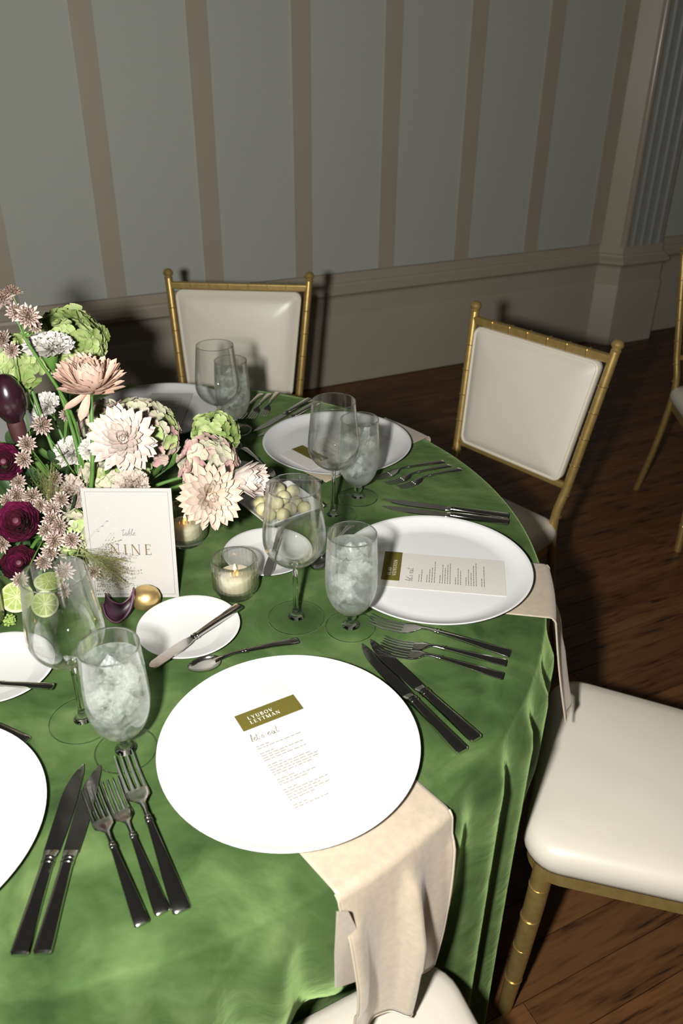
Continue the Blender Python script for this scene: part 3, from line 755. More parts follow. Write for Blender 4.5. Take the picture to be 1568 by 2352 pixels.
# ------------------------------------------------------------------ butter dish
L_, F_, R_, B_ = [V(*q, .787) for q in ((535, 1142), (628, 1212), (746, 1171), (655, 1105))]
cc = (L_ + F_ + R_ + B_) / 4 + Vector((0, .005, 0)); ang = math.atan2((R_ - F_).y, (R_ - F_).x)
dish = thing('butter_dish', 'square white dish heaped with butter balls behind the wine glass', 'dish', (cc.x, cc.y, TZ + .0005), ang)
hs = ((R_ - F_).length + (F_ - L_).length) / 4
def sq(h, r, z): return [Vector((x, y, z)) for x, y in rounded_poly([(-h, -h), (h, -h), (h, h), (-h, h)], [r] * 4, 4)]
MB().rings([sq(.001, .0005, 0), sq(hs * .55, .006, 0), sq(hs * .62, .006, .002), sq(hs * .97, .006, .024), sq(hs, .006, .0268), sq(hs * .985, .006, .0278), sq(hs * .95, .006, .0262), sq(hs * .60, .006, .0055), sq(hs * .5, .006, .0048), sq(.001, .0005, .0048)], True).obj('dish_body', 'bread', dish, sharp=50)
bmesh_ball = None
bm = bmesh.new(); bmesh.ops.create_icosphere(bm, subdivisions=3, radius=.0124)
rb = random.Random(2)
for v in bm.verts: v.co *= 1 + .02 * math.sin(v.co.x * 900) * math.cos(v.co.y * 700)
ball_me = bpy.data.meshes.new('butter_ball'); bm.to_mesh(ball_me); bm.free(); ball_me.shade_smooth(); ball_me.materials.append(M['butter'])
spots = [(-.028, -.022, 0), (-.004, -.030, 0), (.020, -.020, 0), (.030, .002, 0), (-.030, .004, 0), (-.006, -.004, 0), (.010, .012, 0), (-.020, .026, 0), (.028, .026, 0), (.003, .034, 0),
         (-.016, -.014, 1), (.008, -.014, 1), (-.014, .010, 1), (.016, .008, 1), (.002, .024, 1), (.001, .002, 2)]
RB = .0124
bp_ = [Vector((x * .92, y * .92, .020 + k * .022)) for x, y, k in spots]
sl = Vector((-(.0262 - .0055), 0, (.95 - .60) * hs)).normalized()          # inward normal of the dish wall
for it in range(900):
    for p in bp_: p.z -= .00012; p.x *= .9995; p.y *= .9995
    for rep_ in range(3):
        for a in range(len(bp_)):
            for b in range(a):
                d = bp_[a] - bp_[b]; L = d.length
                if L < 2 * RB: q = d.normalized() * ((2 * RB - L) / 2); bp_[a] += q; bp_[b] -= q
        for p in bp_:
            p.z = max(p.z, .0055 + RB)
            for ax_ in (0, 1):
                for sg in (-1, 1):
                    h = (sg * p[ax_] - .60 * hs) * sl.x + (p.z - .0055) * sl.z
                    if h < RB: p[ax_] += sg * sl.x * (RB - h); p.z += sl.z * (RB - h)
for p0 in bp_:
    p = Matrix.Translation(dish.location) @ Matrix.Rotation(ang, 4, 'Z') @ p0
    o = obj('butter_ball', ball_me, None, loc=p, rot=(rb.random() * 6, rb.random() * 6, 0))
    tag(o, 'round pale butter ball piled in the square white dish', 'butter', 'butter balls in the white dish')

# ------------------------------------------------------------------ lettering (strokes as flat faces in a local x-y plane)
def glyph(ch):
    T, t, s, h = .125, .05, .085, .032; P_ = []
    def rect(x0, y0, x1, y1): P_.append([(x0, y0), (x1, y0), (x1, y1), (x0, y1)])
    def stem(x, w, y0=0, y1=1, st=True, sb=True):
        rect(x - w / 2, y0, x + w / 2, y1)
        if st: rect(x - w / 2 - s, y1 - h, x + w / 2 + s, y1)
        if sb: rect(x - w / 2 - s, y0, x + w / 2 + s, y0 + h)
    def diag(x0, y0, x1, y1, w): P_.append([(x0 - w / 2, y0), (x0 + w / 2, y0), (x1 + w / 2, y1), (x1 - w / 2, y1)])
    def arc(cx, cy, rx, ry, a0, a1, w0, w1, n=14):
        for k in range(n):
            u0, u1 = [math.radians(a0 + (a1 - a0) * q / n) for q in (k, k + 1)]
            def wd(u): return w1 + (w0 - w1) * abs(math.cos(u))
            def pt(u, sg): return (cx + (rx + sg * wd(u) / 2) * math.cos(u), cy + (ry + sg * wd(u) / 2) * math.sin(u))
            P_.append([pt(u0, -1), pt(u0, 1), pt(u1, 1), pt(u1, -1)])
    if ch == 'N': stem(.14, t); stem(.76, t, sb=False); diag(.16, 1, .74, 0, T); return P_, .98
    if ch == 'I': stem(.16, T); return P_, .40
    if ch in 'EL':
        stem(.16, T)
        rect(.16, 0, .60, t); rect(.56, 0, .60, .22)
        if ch == 'E': rect(.16, 1 - t, .56, 1); rect(.52, .80, .56, 1); rect(.16, .50, .44, .50 + t); rect(.41, .42, .44, .64)
        return P_, .72
    if ch == 'Y': stem(.40, T, 0, .48, st=False); diag(.40, .44, .10, 1, T); diag(.42, .44, .70, 1, t); rect(-.02, 1 - h, .24, 1); rect(.58, 1 - h, .82, 1); return P_, .82
    if ch == 'U':
        rect(.12, .30, .12 + T, 1); rect(.02, 1 - h, .34, 1); rect(.66, .30, .66 + t, 1); rect(.56, 1 - h, .82, 1); arc(.435, .30, .25, .27, 180, 360, .09, .05); return P_, .90
    if ch == 'V': diag(.42, 0, .12, 1, T); diag(.44, 0, .74, 1, t); rect(-.01, 1 - h, .26, 1); rect(.62, 1 - h, .86, 1); return P_, .86
    if ch == 'A': diag(.12, 0, .42, 1, t); diag(.74, 0, .44, 1, T); rect(.22, .32, .66, .32 + t); rect(0, 0, .24, h); rect(.60, 0, .88, h); return P_, .88
    if ch == 'M': stem(.12, t, st=False); stem(.90, T, st=False); diag(.16, 1, .50, 0, T); diag(.50, 0, .88, 1, t); rect(0, 1 - h, .2, 1); rect(.84, 1 - h, 1.05, 1); return P_, 1.1
    if ch == 'O': arc(.46, .5, .37, .47, 0, 360, .12, .045, 28); return P_, .94
    if ch == 'D': stem(.16, T); arc(.30, .5, .46, .475, -90, 90, .12, .05, 18); rect(.16, 0, .34, t); rect(.16, 1 - t, .34, 1); return P_, .90
    if ch == 'B': stem(.16, T); arc(.32, .75, .20, .225, -90, 90, .11, .045); arc(.34, .265, .24, .24, -90, 90, .12, .045); rect(.16, 0, .36, t); rect(.16, .5, .36, .5 + t * .8); rect(.16, 1 - t, .36, 1); return P_, .74
    if ch == 'S': arc(.30, .75, .19, .21, 20, 270, .07, .09); arc(.30, .26, .21, .235, 90, -160, .07, .09); return P_, .62
    if ch == 'T': stem(.36, T, st=False); rect(.02, 1 - t, .70, 1); rect(.02, .80, .055, 1); rect(.665, .80, .70, 1); return P_, .74
    return [], .4
def text_mb(txt, height, track=.16, x=0, y=0, z=0):
    mb = MB()
    for c in txt:
        g, adv = glyph(c)
        for p in g: mb.add([(x + a * height, y + b * height, z) for a, b in p], [tuple(range(len(p)))])
        x += (adv + track) * height
    return mb, x
def stroke_mb(lines, w, sc, x, y, z):
    mb = MB()
    for ln in lines:
        pts = spline([(a, b, 0) for a, b in ln], 5) if len(ln) > 2 else [Vector((a, b, 0)) for a, b in ln]
        for p, q in zip(pts, pts[1:]):
            d = (q - p)
            if d.length < 1e-6: continue
            n = Vector((-d.y, d.x, 0)).normalized() * (w / sc / 2); e = d.normalized() * (w / sc / 2)
            mb.add([Vector((x, y, z)) + v * sc for v in (p - n - e, q - n + e, q + n + e, p + n - e)], [(0, 1, 2, 3)])
    return mb
SCR_TABLE = [[(0, .72), (.2, .78), (.55, .8)], [(.34, 1), (.2, .4), (.16, .02), (.3, .0), (.42, .2)], [(.78, .36), (.6, .38), (.5, .1), (.62, 0), (.8, .3), (.74, .04), (.88, .06), (1.0, .3)], [(1.0, .3), (1.2, 1), (1.1, .5), (1.05, .05), (1.25, .05), (1.3, .3), (1.12, .3)], [(1.3, .3), (1.6, 1), (1.5, .5), (1.45, .05), (1.6, .05), (1.7, .2)], [(1.7, .2), (1.92, .34), (1.8, .42), (1.68, .15), (1.82, 0), (2.05, .15)]]
SCR_EAT = [[(0, .05), (.2, .6), (.22, .95), (.08, .5), (.05, .05), (.2, .05)], [(.28, .25), (.5, .35), (.42, .45), (.28, .2), (.42, .02), (.62, .2)], [(.72, .85), (.62, .2), (.7, .02), (.85, .12)], [(.58, .58), (.88, .62)], [(.98, .85), (.95, .72)], [(1.05, .05), (1.2, .4), (1.28, .1), (1.12, 0)],
           [(1.75, .22), (1.98, .36), (1.9, .46), (1.75, .2), (1.9, .02), (2.1, .2)], [(2.45, .36), (2.25, .38), (2.18, .1), (2.3, 0), (2.45, .3), (2.42, .04), (2.55, .1)], [(2.85, .9), (2.7, .2), (2.76, .02), (2.92, .12)], [(2.62, .58), (2.95, .62)]]

# ------------------------------------------------------------------ table number card
cb0, cb1 = V(211, 1373), V(414, 1373)
ct = Vector((.1305, -.117, .9355)); cbm = (cb0 + cb1) / 2
ux = (cb1 - cb0).normalized(); CWID = .132; CHT = .178
uy = ct - cbm; uy = (uy - ux * uy.dot(ux)).normalized(); uz = ux.cross(uy)
cm = Matrix.Identity(4)
for i in range(3):
    cm[i][0] = ux[i]; cm[i][1] = uy[i]; cm[i][2] = uz[i]
cm.translation = cbm + Vector((0, 0, .001))
card = thing('table_number_card', 'upright cream card reading NINE standing before the flowers', 'card', mw=cm)
MB().box((-CWID / 2, 0, -.0008), (CWID / 2, CHT, 0)).obj('card', 'signpaper', card, smooth=False)
mb = MB(); e = .0052; w_ = .0005; z = .0003
for (x0, y0, x1, y1) in ((-CWID / 2 + e, e, CWID / 2 - e, e + w_), (-CWID / 2 + e, CHT - e - w_, CWID / 2 - e, CHT - e), (-CWID / 2 + e, e, -CWID / 2 + e + w_, CHT - e), (CWID / 2 - e - w_, e, CWID / 2 - e, CHT - e)):
    mb.add([(x0, y0, z), (x1, y0, z), (x1, y1, z), (x0, y1, z)], [(0, 1, 2, 3)])
mb.obj('border', 'greyink', card, smooth=False)
hN = .0172
_, wn = text_mb('NINE', hN, .21)
mb, _ = text_mb('NINE', hN, .21, -wn / 2 + .0015, .0715, .0003)
mb.obj('lettering', 'goldink', card, smooth=False)
stroke_mb(SCR_TABLE, .0005, .0105, -.0125, .1035, .0003).obj('script', 'greyink', card, smooth=False)

# gold ball in front of the card
MB().lathe([(0, 0), (.008, .0005), (.0155, .005), (.0195, .012), (.0205, .0185), (.0185, .026), (.013, .0325), (.006, .0355), (0, .0362)], 36)
gb = MB().lathe([(0, 0), (.010, .0005), (.017, .005), (.0205, .012), (.0210, .019), (.0185, .027), (.0125, .033), (.006, .0355), (0, .0362)], 36).obj('gold_ball', 'goldball', sharp=180)
gp = V(337, 1395); gb.location = (gp.x, gp.y, TZ + .0005); gb.scale = (1.08, 1, 1)
tag(gb, 'small brushed gold ovoid ball at the foot of the number card', 'ornament')

# ------------------------------------------------------------------ menus and name strips
def lines_mb(rows, w, h):
    mb = MB(); r_ = random.Random(9)
    return mb
def menu(tl_top_center, down, label, name, nlabel, seed, body=True):
    """down: unit vector from the head of the menu to its foot, in plan"""
    dn = Vector((down[0], down[1], 0)).normalized(); up = -dn; rt = Vector((up.y, -up.x, 0))
    mw = Matrix.Identity(4)
    for i in range(3):
        mw[i][0] = rt[i]; mw[i][1] = up[i]; mw[i][2] = (0, 0, 1)[i]
    Wm, Lm = .0995, .2286
    mw.translation = Vector((*tl_top_center, TZ + .0094))
    t = thing('menu_card', label, 'menu', mw=mw, group='menus on the chargers')
    MB().box((-Wm / 2, -Lm, -.0006), (Wm / 2, 0, 0)).obj('card', 'paper', t, smooth=False)
    stroke_mb(SCR_EAT, .0006, .0125, -.030, -.083, .0002).obj('script', 'scriptink', t, smooth=False)
    r_ = random.Random(seed); mb = MB(); y = -.0935
    for n in (2, 4, 5, 3, 5, 2):
        for k in range(n):
            x = -.030; xe = r_.uniform(.0, .036) if k else -.012
            while x < xe:
                wl = r_.uniform(.003, .008); hh = .0011
                mb.add([(x, y, .0002), (x + wl, y, .0002), (x + wl, y + hh, .0002), (x, y + hh, .0002)], [(0, 1, 2, 3)])
                x += wl + .0012
            y -= .0040
        y -= .0045
    mb.obj('body_text', 'greyink', t, smooth=False)
    m2 = mw.copy(); m2.translation = mw.translation + Vector((0, 0, .0010))
    nc = thing('name_card', nlabel, 'card', mw=m2, group='olive name strips on the menus')
    x0, x1, y0, y1 = -.0325, .0497, -.0625, -.0335
    MB().box((x0, y0, -.0007), (x1, y1, 0)).obj('strip', 'olive', nc, smooth=False)
    if name:
        a, _ = text_mb(name[0], .0058, .18, x0 + .013, y1 - .0145, .0002)
        b, _ = text_mb(name[1], .0058, .18, x0 + .013, y1 - .0225, .0002)
        a.add(b.v, b.f); a.obj('lettering', 'whiteink', nc, smooth=False)
    return t
menu((.314, -.361), (.499, -.867), 'long cream menu card under the strip reading LYUBOV LEYTMAN', ('LYUBOV', 'LEYTMAN'), 'olive strip reading LYUBOV LEYTMAN on the charger with the long napkin', 3)
menu((.468, -.0648), (.990, -.125), 'long cream menu card lying sideways beside the iced goblet', ('VLAD', 'VEINSTEIN'), 'olive strip reading VLAD VEINSTEIN beside the iced goblet', 4)
menu((.338, .311), (.735, .678), 'cream menu card on the rear charger behind the wine glass', None, 'olive strip on the rear charger, seen through the wine glass', 5)
menu((.028, .449), (-.02, 1), 'cream menu card in shadow beside the flowers, before the chair by the wall', None, 'dark olive strip in shadow beside the flowers', 6)

# ------------------------------------------------------------------ napkins
def napkin(label, ctr_deg, inner_r, half, drop, skew, folds_, width_end, r_edge=.768, tilt=0, bulge=0, out=.010, lat=0):
    """strip lying along the radial line ctr_deg from inner_r to the table edge, then hanging"""
    a = math.radians(ctr_deg); rd = Vector((math.cos(a), math.sin(a), 0)); tg = Vector((-math.sin(a), math.cos(a), 0))
    nu = 40; rows = []
    path = []
    n_in = 10
    R_e = r_edge
    for i in range(n_in): path.append(('t', inner_r + (R_e - inner_r) * i / n_in))
    for i in range(7): path.append(('c', i / 6))
    nd = 26
    for i in range(1, nd + 1): path.append(('d', i / nd))
    for kind, q in path:
        row = []
        for j in range(nu + 1):
            u = j / nu * 2 - 1
            if kind == 'd': w = half + (width_end - half) * q ** .8; sk = skew * q
            else: w = half; sk = 0
            off = u * w + sk + lat
            if kind == 't':
                rr_ = q; z = TZ + .0016
                # outline follows the round edge of the table
                edge = math.sqrt(max(0, R_e ** 2 - off ** 2)); rr_ = inner_r + (edge - inner_r) * ((q - inner_r) / (R_e - inner_r))
                p = rd * rr_ + tg * off + Vector((0, 0, z))
            elif kind == 'c':
                edge = math.sqrt(max(0, R_e ** 2 - off ** 2)); t = q * PI / 2
                p = rd * (edge + .012 * math.sin(t)) + tg * off + Vector((0, 0, TZ + .0016 - .012 * (1 - math.cos(t))))
            else:
                edge = math.sqrt(max(0, R_e ** 2 - (u * half + lat) ** 2)) + .012
                f = 0
                for c0, am, wd in folds_: f += am * math.exp(-((u - c0) / wd) ** 2)
                z = TZ - .010 - drop * q + tilt * u * q
                q_ = rd * edge + tg * off; ro_ = cloth_r(math.degrees(math.atan2(q_.y, q_.x)), max(.01, z)) + .004 - q_.length
                edge += max(0, ro_ + .002) * min(1, q * 9)
                p = rd * (edge + out * q + bulge * math.sin(PI * min(1, q)) + f * min(1, q * 2.2)) + tg * off + Vector((0, 0, z))
            row.append(p)
        rows.append(row)
    top = MB().rings(rows, False, closed=False)
    o = thing('napkin', label, 'napkin', group='champagne satin napkins under the chargers')
    s = top.obj('cloth', 'satin', o, sharp=180)
    md = s.modifiers.new('thickness', 'SOLIDIFY'); md.thickness = .0012; md.offset = 0
    edge = [r[0] for r in rows[12:]] + rows[-1][1:] + [r[-1] for r in rows[12:-1]][::-1]
    MB().tube(edge, .0015, 6).obj('hem', 'satinhem', o)
    return o
n1 = napkin('long champagne satin napkin hanging over the cloth onto the seat below', -50, .56, .082, .252, -.006, [(-.9, .012, .3), (.12, .022, .13), (.55, -.008, .25), (-.4, -.008, .25)], .073, tilt=.004, bulge=.010)
nr = Vector((math.cos(math.radians(-52)), math.sin(math.radians(-52)), 0))
def on_drop(px, py, k=.792):
    d = ray(px, py); return CAM + d * ((k - nr.dot(CAM)) / nr.dot(d))
fp = [on_drop(*q) for q in ((774, 2095), (772, 2140), (769, 2190), (770, 2268), (800, 2258), (835, 2246), (832, 2190), (822, 2140), (800, 2095))]
fl_ = MB().add([p + nr * .0012 for p in fp] + [p - nr * .0012 for p in fp], [tuple(range(9)), tuple(range(17, 8, -1))] + [(k, (k + 1) % 9, 9 + (k + 1) % 9, 9 + k) for k in range(9)])
fl_.obj('under_fold', 'satin', n1, smooth=False)
napkin('champagne satin napkin hanging beside the sideways-menu charger over the chair seat', -8.5, .66, .074, .185, -.024, [(-.2, .010, .3), (.6, -.004, .3)], .056, bulge=-.002, out=.040)
napkin('champagne satin napkin with only its corners showing under the rear charger', 45, .455, .068, .20, 0, [(0, .01, .3)], .058, lat=-.047, out=.014)
#FLOWERS
# ------------------------------------------------------------------ flowers
def axm(loc, axis, roll=0):
    q = Vector(axis).normalized().to_track_quat('Z', 'Y'); return Matrix.Translation(loc) @ q.to_matrix().to_4x4() @ Matrix.Rotation(roll, 4, 'Z')
def petal_me(name, L, Wd, curl=.6, cup=.3, base=.35, tip=.55, n=6, mm=4, wave=0, mt=None):
    vs = []; fs = []; x = z = 0.0
    for i in range(n + 1):
        t = i / n; a = curl * t
        if i: x += L / n * math.cos(a); z += L / n * math.sin(a)
        s = (base + (1 - base) * math.sin(min(1, t / tip) * PI / 2)) * (1 if t < tip else math.sqrt(max(0, 1 - ((t - tip) / (1 - tip)) ** 2.2)))
        s = max(s, .06)
        for j in range(mm + 1):
            u = j / mm * 2 - 1; y = u * Wd / 2 * s
            h = cup * (u * u) * Wd / 2 * s
            h += wave * Wd * math.sin(u * 7 + t * 3) * t
            vs.append((x - h * math.sin(a), y, z + h * math.cos(a)))
    for i in range(n):
        for j in range(mm):
            k = i * (mm + 1) + j; fs.append((k, k + 1, k + mm + 2, k + mm + 1))
    me = mesh(name, vs, fs, sharp=180)
    if mt: me.materials.append(M[mt])
    return me
def petal_m(az, el, r0, z0, sc=1, tw=0):
    return Matrix.Rotation(az, 4, 'Z') @ Matrix.Translation((r0, 0, z0)) @ Matrix.Rotation(-el, 4, 'Y') @ Matrix.Rotation(tw, 4, 'X') @ Matrix.Diagonal((sc, sc, sc, 1))
BASE = Vector((-.01, .03, .80))
rs = random.Random(21)
def stem_obj(root, a, b, bend, r0=.0022, r1=.0026, mt='stem', name='stem', mid=None):
    """a: flower end, b: foot, both world; stored in the root's local frame"""
    a, b = Vector(a), Vector(b); inv = root.matrix_world.inverted()
    mids = mid or [(a + b) / 2 + Vector(bend)]
    bc = Vector((-.01, .03, 0)); hv = Vector((a.x, a.y, 0)) - bc; hd = hv.length
    if mid is None and hd > .10 and (b - bc).xy.length < .09:
        t = (hd - .093) / max(.001, hd); zl = a.z + (b.z - a.z) * t
        if zl < .828: mids = [Vector((*(bc + hv.normalized() * .098).xy, .829))]
    pts = spline([a] + [Vector(q) for q in mids] + [b], 7)
    return MB().tube([inv @ p for p in pts], [r0 + (r1 - r0) * i / (len(pts) - 1) for i in range(len(pts))], 8).obj(name, mt, root)
def foot(): return BASE + Vector((rs.uniform(-.045, .045), rs.uniform(-.035, .035), rs.uniform(-.02, .01)))

bowl = MB().lathe([(0, 0), (.05, 0), (.052, .004), (.045, .012), (.075, .03), (.095, .055), (.092, .057), (.07, .034), (.04, .02), (0, .018)], 48).obj('flower_bowl', 'bowl', sharp=60)
bowl.location = (-.01, .03, TZ + .0005); tag(bowl, 'low dark bowl holding the flower stems behind the number card', 'bowl')

def mum(px, py, Y, axis, R, mts, label, rings_, bend=(0, 0, -.02), ft=None, curl=.55, flat=1.0, stem_mid=None, droop=0, seed=0, centre=False, r_=.0032, loose=()):
    c = at_y(px, py, Y); root = thing('chrysanthemum', label, 'flower', mw=axm(c, axis, seed), group=None)
    bpy.context.view_layer.update()
    rr2 = random.Random(seed + 5)
    inner = petal_me('petal', R * .55, R * .20, curl * 1.3, .55, .45, .6, mt=mts[0])
    mid_ = petal_me('petal', R * .80, R * .27, curl, .45, .4, .6, mt=mts[1])
    outer = petal_me('petal', R * 1.0, R * .30, curl * .55, .35, .35, .6, mt=mts[1])
    for k, (n, el, r0, z0, sc, w) in enumerate(rings_):
        for i in range(n):
            az = 2 * PI * (i + .5 * (k % 2)) / n + rr2.uniform(-.1, .1)
            e = math.radians(el + rr2.uniform(-6, 6))
            obj('petal', (inner, mid_, outer)[w], None, root, mw=petal_m(az, e, r0 * R, z0 * R, sc * rr2.uniform(.9, 1.08), rr2.uniform(-.15, .15)))
    for az, el in loose:
        obj('petal', outer, None, root, mw=petal_m(az - seed, math.radians(el), .14 * R, -.05 * R, .9))
    core = petal_me('petal', R * .42, R * .17, 1.9, .5, .5, .6, mt=mts[0])
    for i in range(22):
        obj('petal', core, None, root, mw=petal_m(i * 2.4, math.radians(82 - i * 2.2), .02 * R + .0065 * R * i, .02 * R, .75 + .015 * i))
    MB().lathe([(0, -.22 * R), (.09 * R, -.20 * R), (.17 * R, -.06 * R), (.15 * R, .06 * R), (0, .1 * R)], 14).obj('calyx', 'stem', root)
    if centre:
        MB().lathe([(0, .30 * R), (.10 * R, .27 * R), (.16 * R, .18 * R), (.14 * R, .05 * R), (0, .0)], 14).obj('flower_centre', 'mumc', root)
    stem_obj(root, c - Vector(axis).normalized() * .18 * R, ft or foot(), bend, r_, r_ * 1.15, mid=stem_mid)
    return root
R1 = [(9, 84, .03, .10, 1.0, 0), (13, 78, .08, .09, 1.1, 0), (17, 70, .12, .08, 1.2, 0), (20, 62, .14, .06, 1.0, 1), (22, 53, .15, .04, 1.04, 1), (24, 43, .16, .02, 1.06, 1), (24, 33, .16, 0, .95, 2), (24, 23, .16, -.02, .97, 2), (20, 13, .16, -.04, .95, 2)]
tocam = lambda c: (CAM - c).normalized()
mum(207, 893, -.02, (.10, -.16, 1), .054, ('mumb', 'mumb'), 'blush chrysanthemum raised on a bare stem, highest of the big blooms', R1, curl=.75, seed=1, loose=((-2.6, -22), (-2.2, -42)), ft=(.015, -.045, .80), bend=(.012, -.012, 0))
mum(284, 1010, -.04, (.16, -.80, .58), .047, ('mumw', 'mumw'), 'pale pink spiky chrysanthemum facing out above the number card', [(6, 78, .02, .06, .7, 0), (9, 70, .05, .06, .8, 0), (12, 60, .08, .05, .9, 0), (14, 48, .1, .04, .9, 1), (16, 36, .12, .03, .95, 1), (18, 24, .13, .02, 1.0, 2), (18, 10, .14, 0, 1.02, 2), (16, -6, .14, -.02, 1.0, 2), (12, -22, .14, -.03, .95, 2)], curl=.3, seed=2)
mum(482, 1140, -.098, (.42, -.72, .30), .043, ('mump', 'mump'), 'peach chrysanthemum with yellow centre drooping beside the number card', [(7, 74, .03, .06, .6, 0), (10, 62, .06, .05, .75, 0), (13, 48, .09, .04, .85, 1), (15, 34, .11, .03, .92, 1), (17, 20, .13, .02, .98, 2), (17, 5, .14, 0, 1.02, 2), (15, -12, .14, -.02, 1.04, 2)], curl=.25, seed=3, centre=True, bend=(.05, 0, .02), r_=.0026)
mum(542, 1100, -.048, (.80, -.30, .15), .046, ('mump', 'mumw'), 'peach incurved chrysanthemum turned sideways towards the butter dish', [(9, 86, .04, .1, 1.2, 0), (13, 82, .08, .08, 1.35, 0), (16, 78, .12, .06, 1.12, 1), (18, 74, .16, .04, 1.1, 1), (20, 70, .20, .02, 1.0, 2), (20, 64, .22, 0, 1.0, 2), (18, 58, .22, -.02, .95, 2)], curl=.45, seed=4, bend=(.04, 0, .03), r_=.0026)

# hydrangeas: heads of four-petalled florets
def floret_me(mt, seed, S=.012):
    r3 = random.Random(seed); vs = []; fs = []
    for k in range(4):
        az = k * PI / 2 + r3.uniform(-.15, .15); L = S * r3.uniform(.9, 1.1); n = 5; mm = 4; cu = r3.uniform(.2, .7)
        b = len(vs); x = z = 0
        for i in range(n + 1):
            t = i / n; a = cu * t - .1
            if i: x += L / n * math.cos(a); z += L / n * math.sin(a)
            s = .25 + .75 * math.sin(min(1, t / .62) * PI / 2) if t < .62 else math.sqrt(max(.02, 1 - ((t - .62) / .38) ** 2.4))
            for j in range(mm + 1):
                u = j / mm * 2 - 1; y = u * L * .52 * s; zz = z + .18 * u * u * L * s
                vs.append((x * math.cos(az) - y * math.sin(az), x * math.sin(az) + y * math.cos(az), zz))
        for i in range(n):
            for j in range(mm):
                q = b + i * (mm + 1) + j; fs.append((q, q + 1, q + mm + 2, q + mm + 1))
    b = len(vs); r = S * .10
    vs += [(r, 0, .001), (0, r, .001), (-r, 0, .001), (0, -r, .001), (0, 0, .0025), (0, 0, -.0005)]
    fs += [(b, b + 1, b + 4), (b + 1, b + 2, b + 4), (b + 2, b + 3, b + 4), (b + 3, b, b + 4)]
    me = mesh('floret', vs, fs, sharp=180); me.materials.append(M[mt]); return me
fl_cache = {}
def hydrangea(px, py, Y, R, mts, label, n=46, axis=(.1, -.5, .8), S=.0135, squash=.85, spread=115, bend=(0, 0, 0), seed=0, ft=None, stem=True):
    c = at_y(px, py, Y); root = thing('hydrangea', label, 'flower', mw=axm(c, axis, seed)); bpy.context.view_layer.update()
    r3 = random.Random(seed)
    for i in range(n):
        t = (i + .5) / n; pol = math.acos(1 - t * (1 - math.cos(math.radians(spread)))); az = i * 2.399963 + r3.uniform(-.15, .15)
        rad = R * r3.uniform(.88, 1.06)
        d = Vector((math.sin(pol) * math.cos(az), math.sin(pol) * math.sin(az), math.cos(pol)))
        p = Vector((d.x, d.y, d.z * squash)) * rad; d2 = (d + Vector((r3.uniform(-.35, .35), r3.uniform(-.35, .35), r3.uniform(-.35, .35)))).normalized()
        mt = r3.choice(mts); key = (mt, r3.randrange(3), S)
        if key not in fl_cache: fl_cache[key] = floret_me(mt, key[1], S)
        sc = r3.uniform(.85, 1.2)
        obj('floret', fl_cache[key], None, root, mw=axm(p, d2, r3.uniform(0, 6)) @ Matrix.Diagonal((sc, sc, sc, 1)))
    # inner stalks carrying the florets
    mb = MB()
    for i in range(14):
        az = i * 2.4; pol = math.radians(15 + 95 * i / 14)
        mb.tube([(0, 0, -R * .5), (.5 * R * math.sin(pol) * math.cos(az), .5 * R * math.sin(pol) * math.sin(az), .3 * R * math.cos(pol)), (.9 * R * math.sin(pol) * math.cos(az), .9 * R * math.sin(pol) * math.sin(az), .8 * R * math.cos(pol) * squash)], [.002, .0012, .0008], 5)
    mb.obj('stalks', 'stem', root)
    if stem: stem_obj(root, c - Vector(axis).normalized() * R * .45, ft or foot(), bend, .0028, .0032)
    return root
hydrangea(162, 788, .13, .054, ('hyg', 'hygd', 'hyg'), 'green hydrangea head behind the white carnation, highest of the hydrangeas', 60, axis=(.2, -.3, .9), S=.0165, seed=1)
hydrangea(40, 838, .055, .042, ('hygd', 'hyg'), 'darker green hydrangea head beside the bare carnation stem', 40, axis=(-.3, -.5, .7), S=.0155, seed=2)
hydrangea(318, 1000, .06, .062, ('hyw', 'hyg', 'hyw', 'hyp'), 'large cream and green hydrangea behind the pale pink chrysanthemum', 88, axis=(.35, -.5, .75), S=.0135, seed=3)
hydrangea(238, 1103, .006, .034, ('hyw', 'hyg', 'hyw'), 'cream green hydrangea right behind the top of the number card', 44, axis=(.1, -.6, .7), S=.0135, seed=4)
hydrangea(170, 1226, -.104, .032, ('hyg', 'hyw', 'hyg'), 'pale green hydrangea at the side edge of the number card', 40, axis=(-.1, -.7, .6), S=.0125, seed=5)
hydrangea(494, 996, .092, .036, ('hyg', 'hygd', 'hyg'), 'small lime green hydrangea below the rear wine glass', 40, axis=(.1, -.35, .9), S=.0125, seed=6, bend=(.02, 0, .02))
hydrangea(478, 1068, .008, .043, ('hyp', 'hyp', 'hyw'), 'pink blushed hydrangea above the peach chrysanthemum', 42, axis=(.1, -.6, .75), S=.0155, seed=7, bend=(.03, 0, .02))
hydrangea(235, 975, .145, .040, ('hyw', 'hyp', 'hyw'), 'cream hydrangea tucked behind the blush chrysanthemum stem', 40, axis=(0, -.6, .75), S=.0130, seed=8)

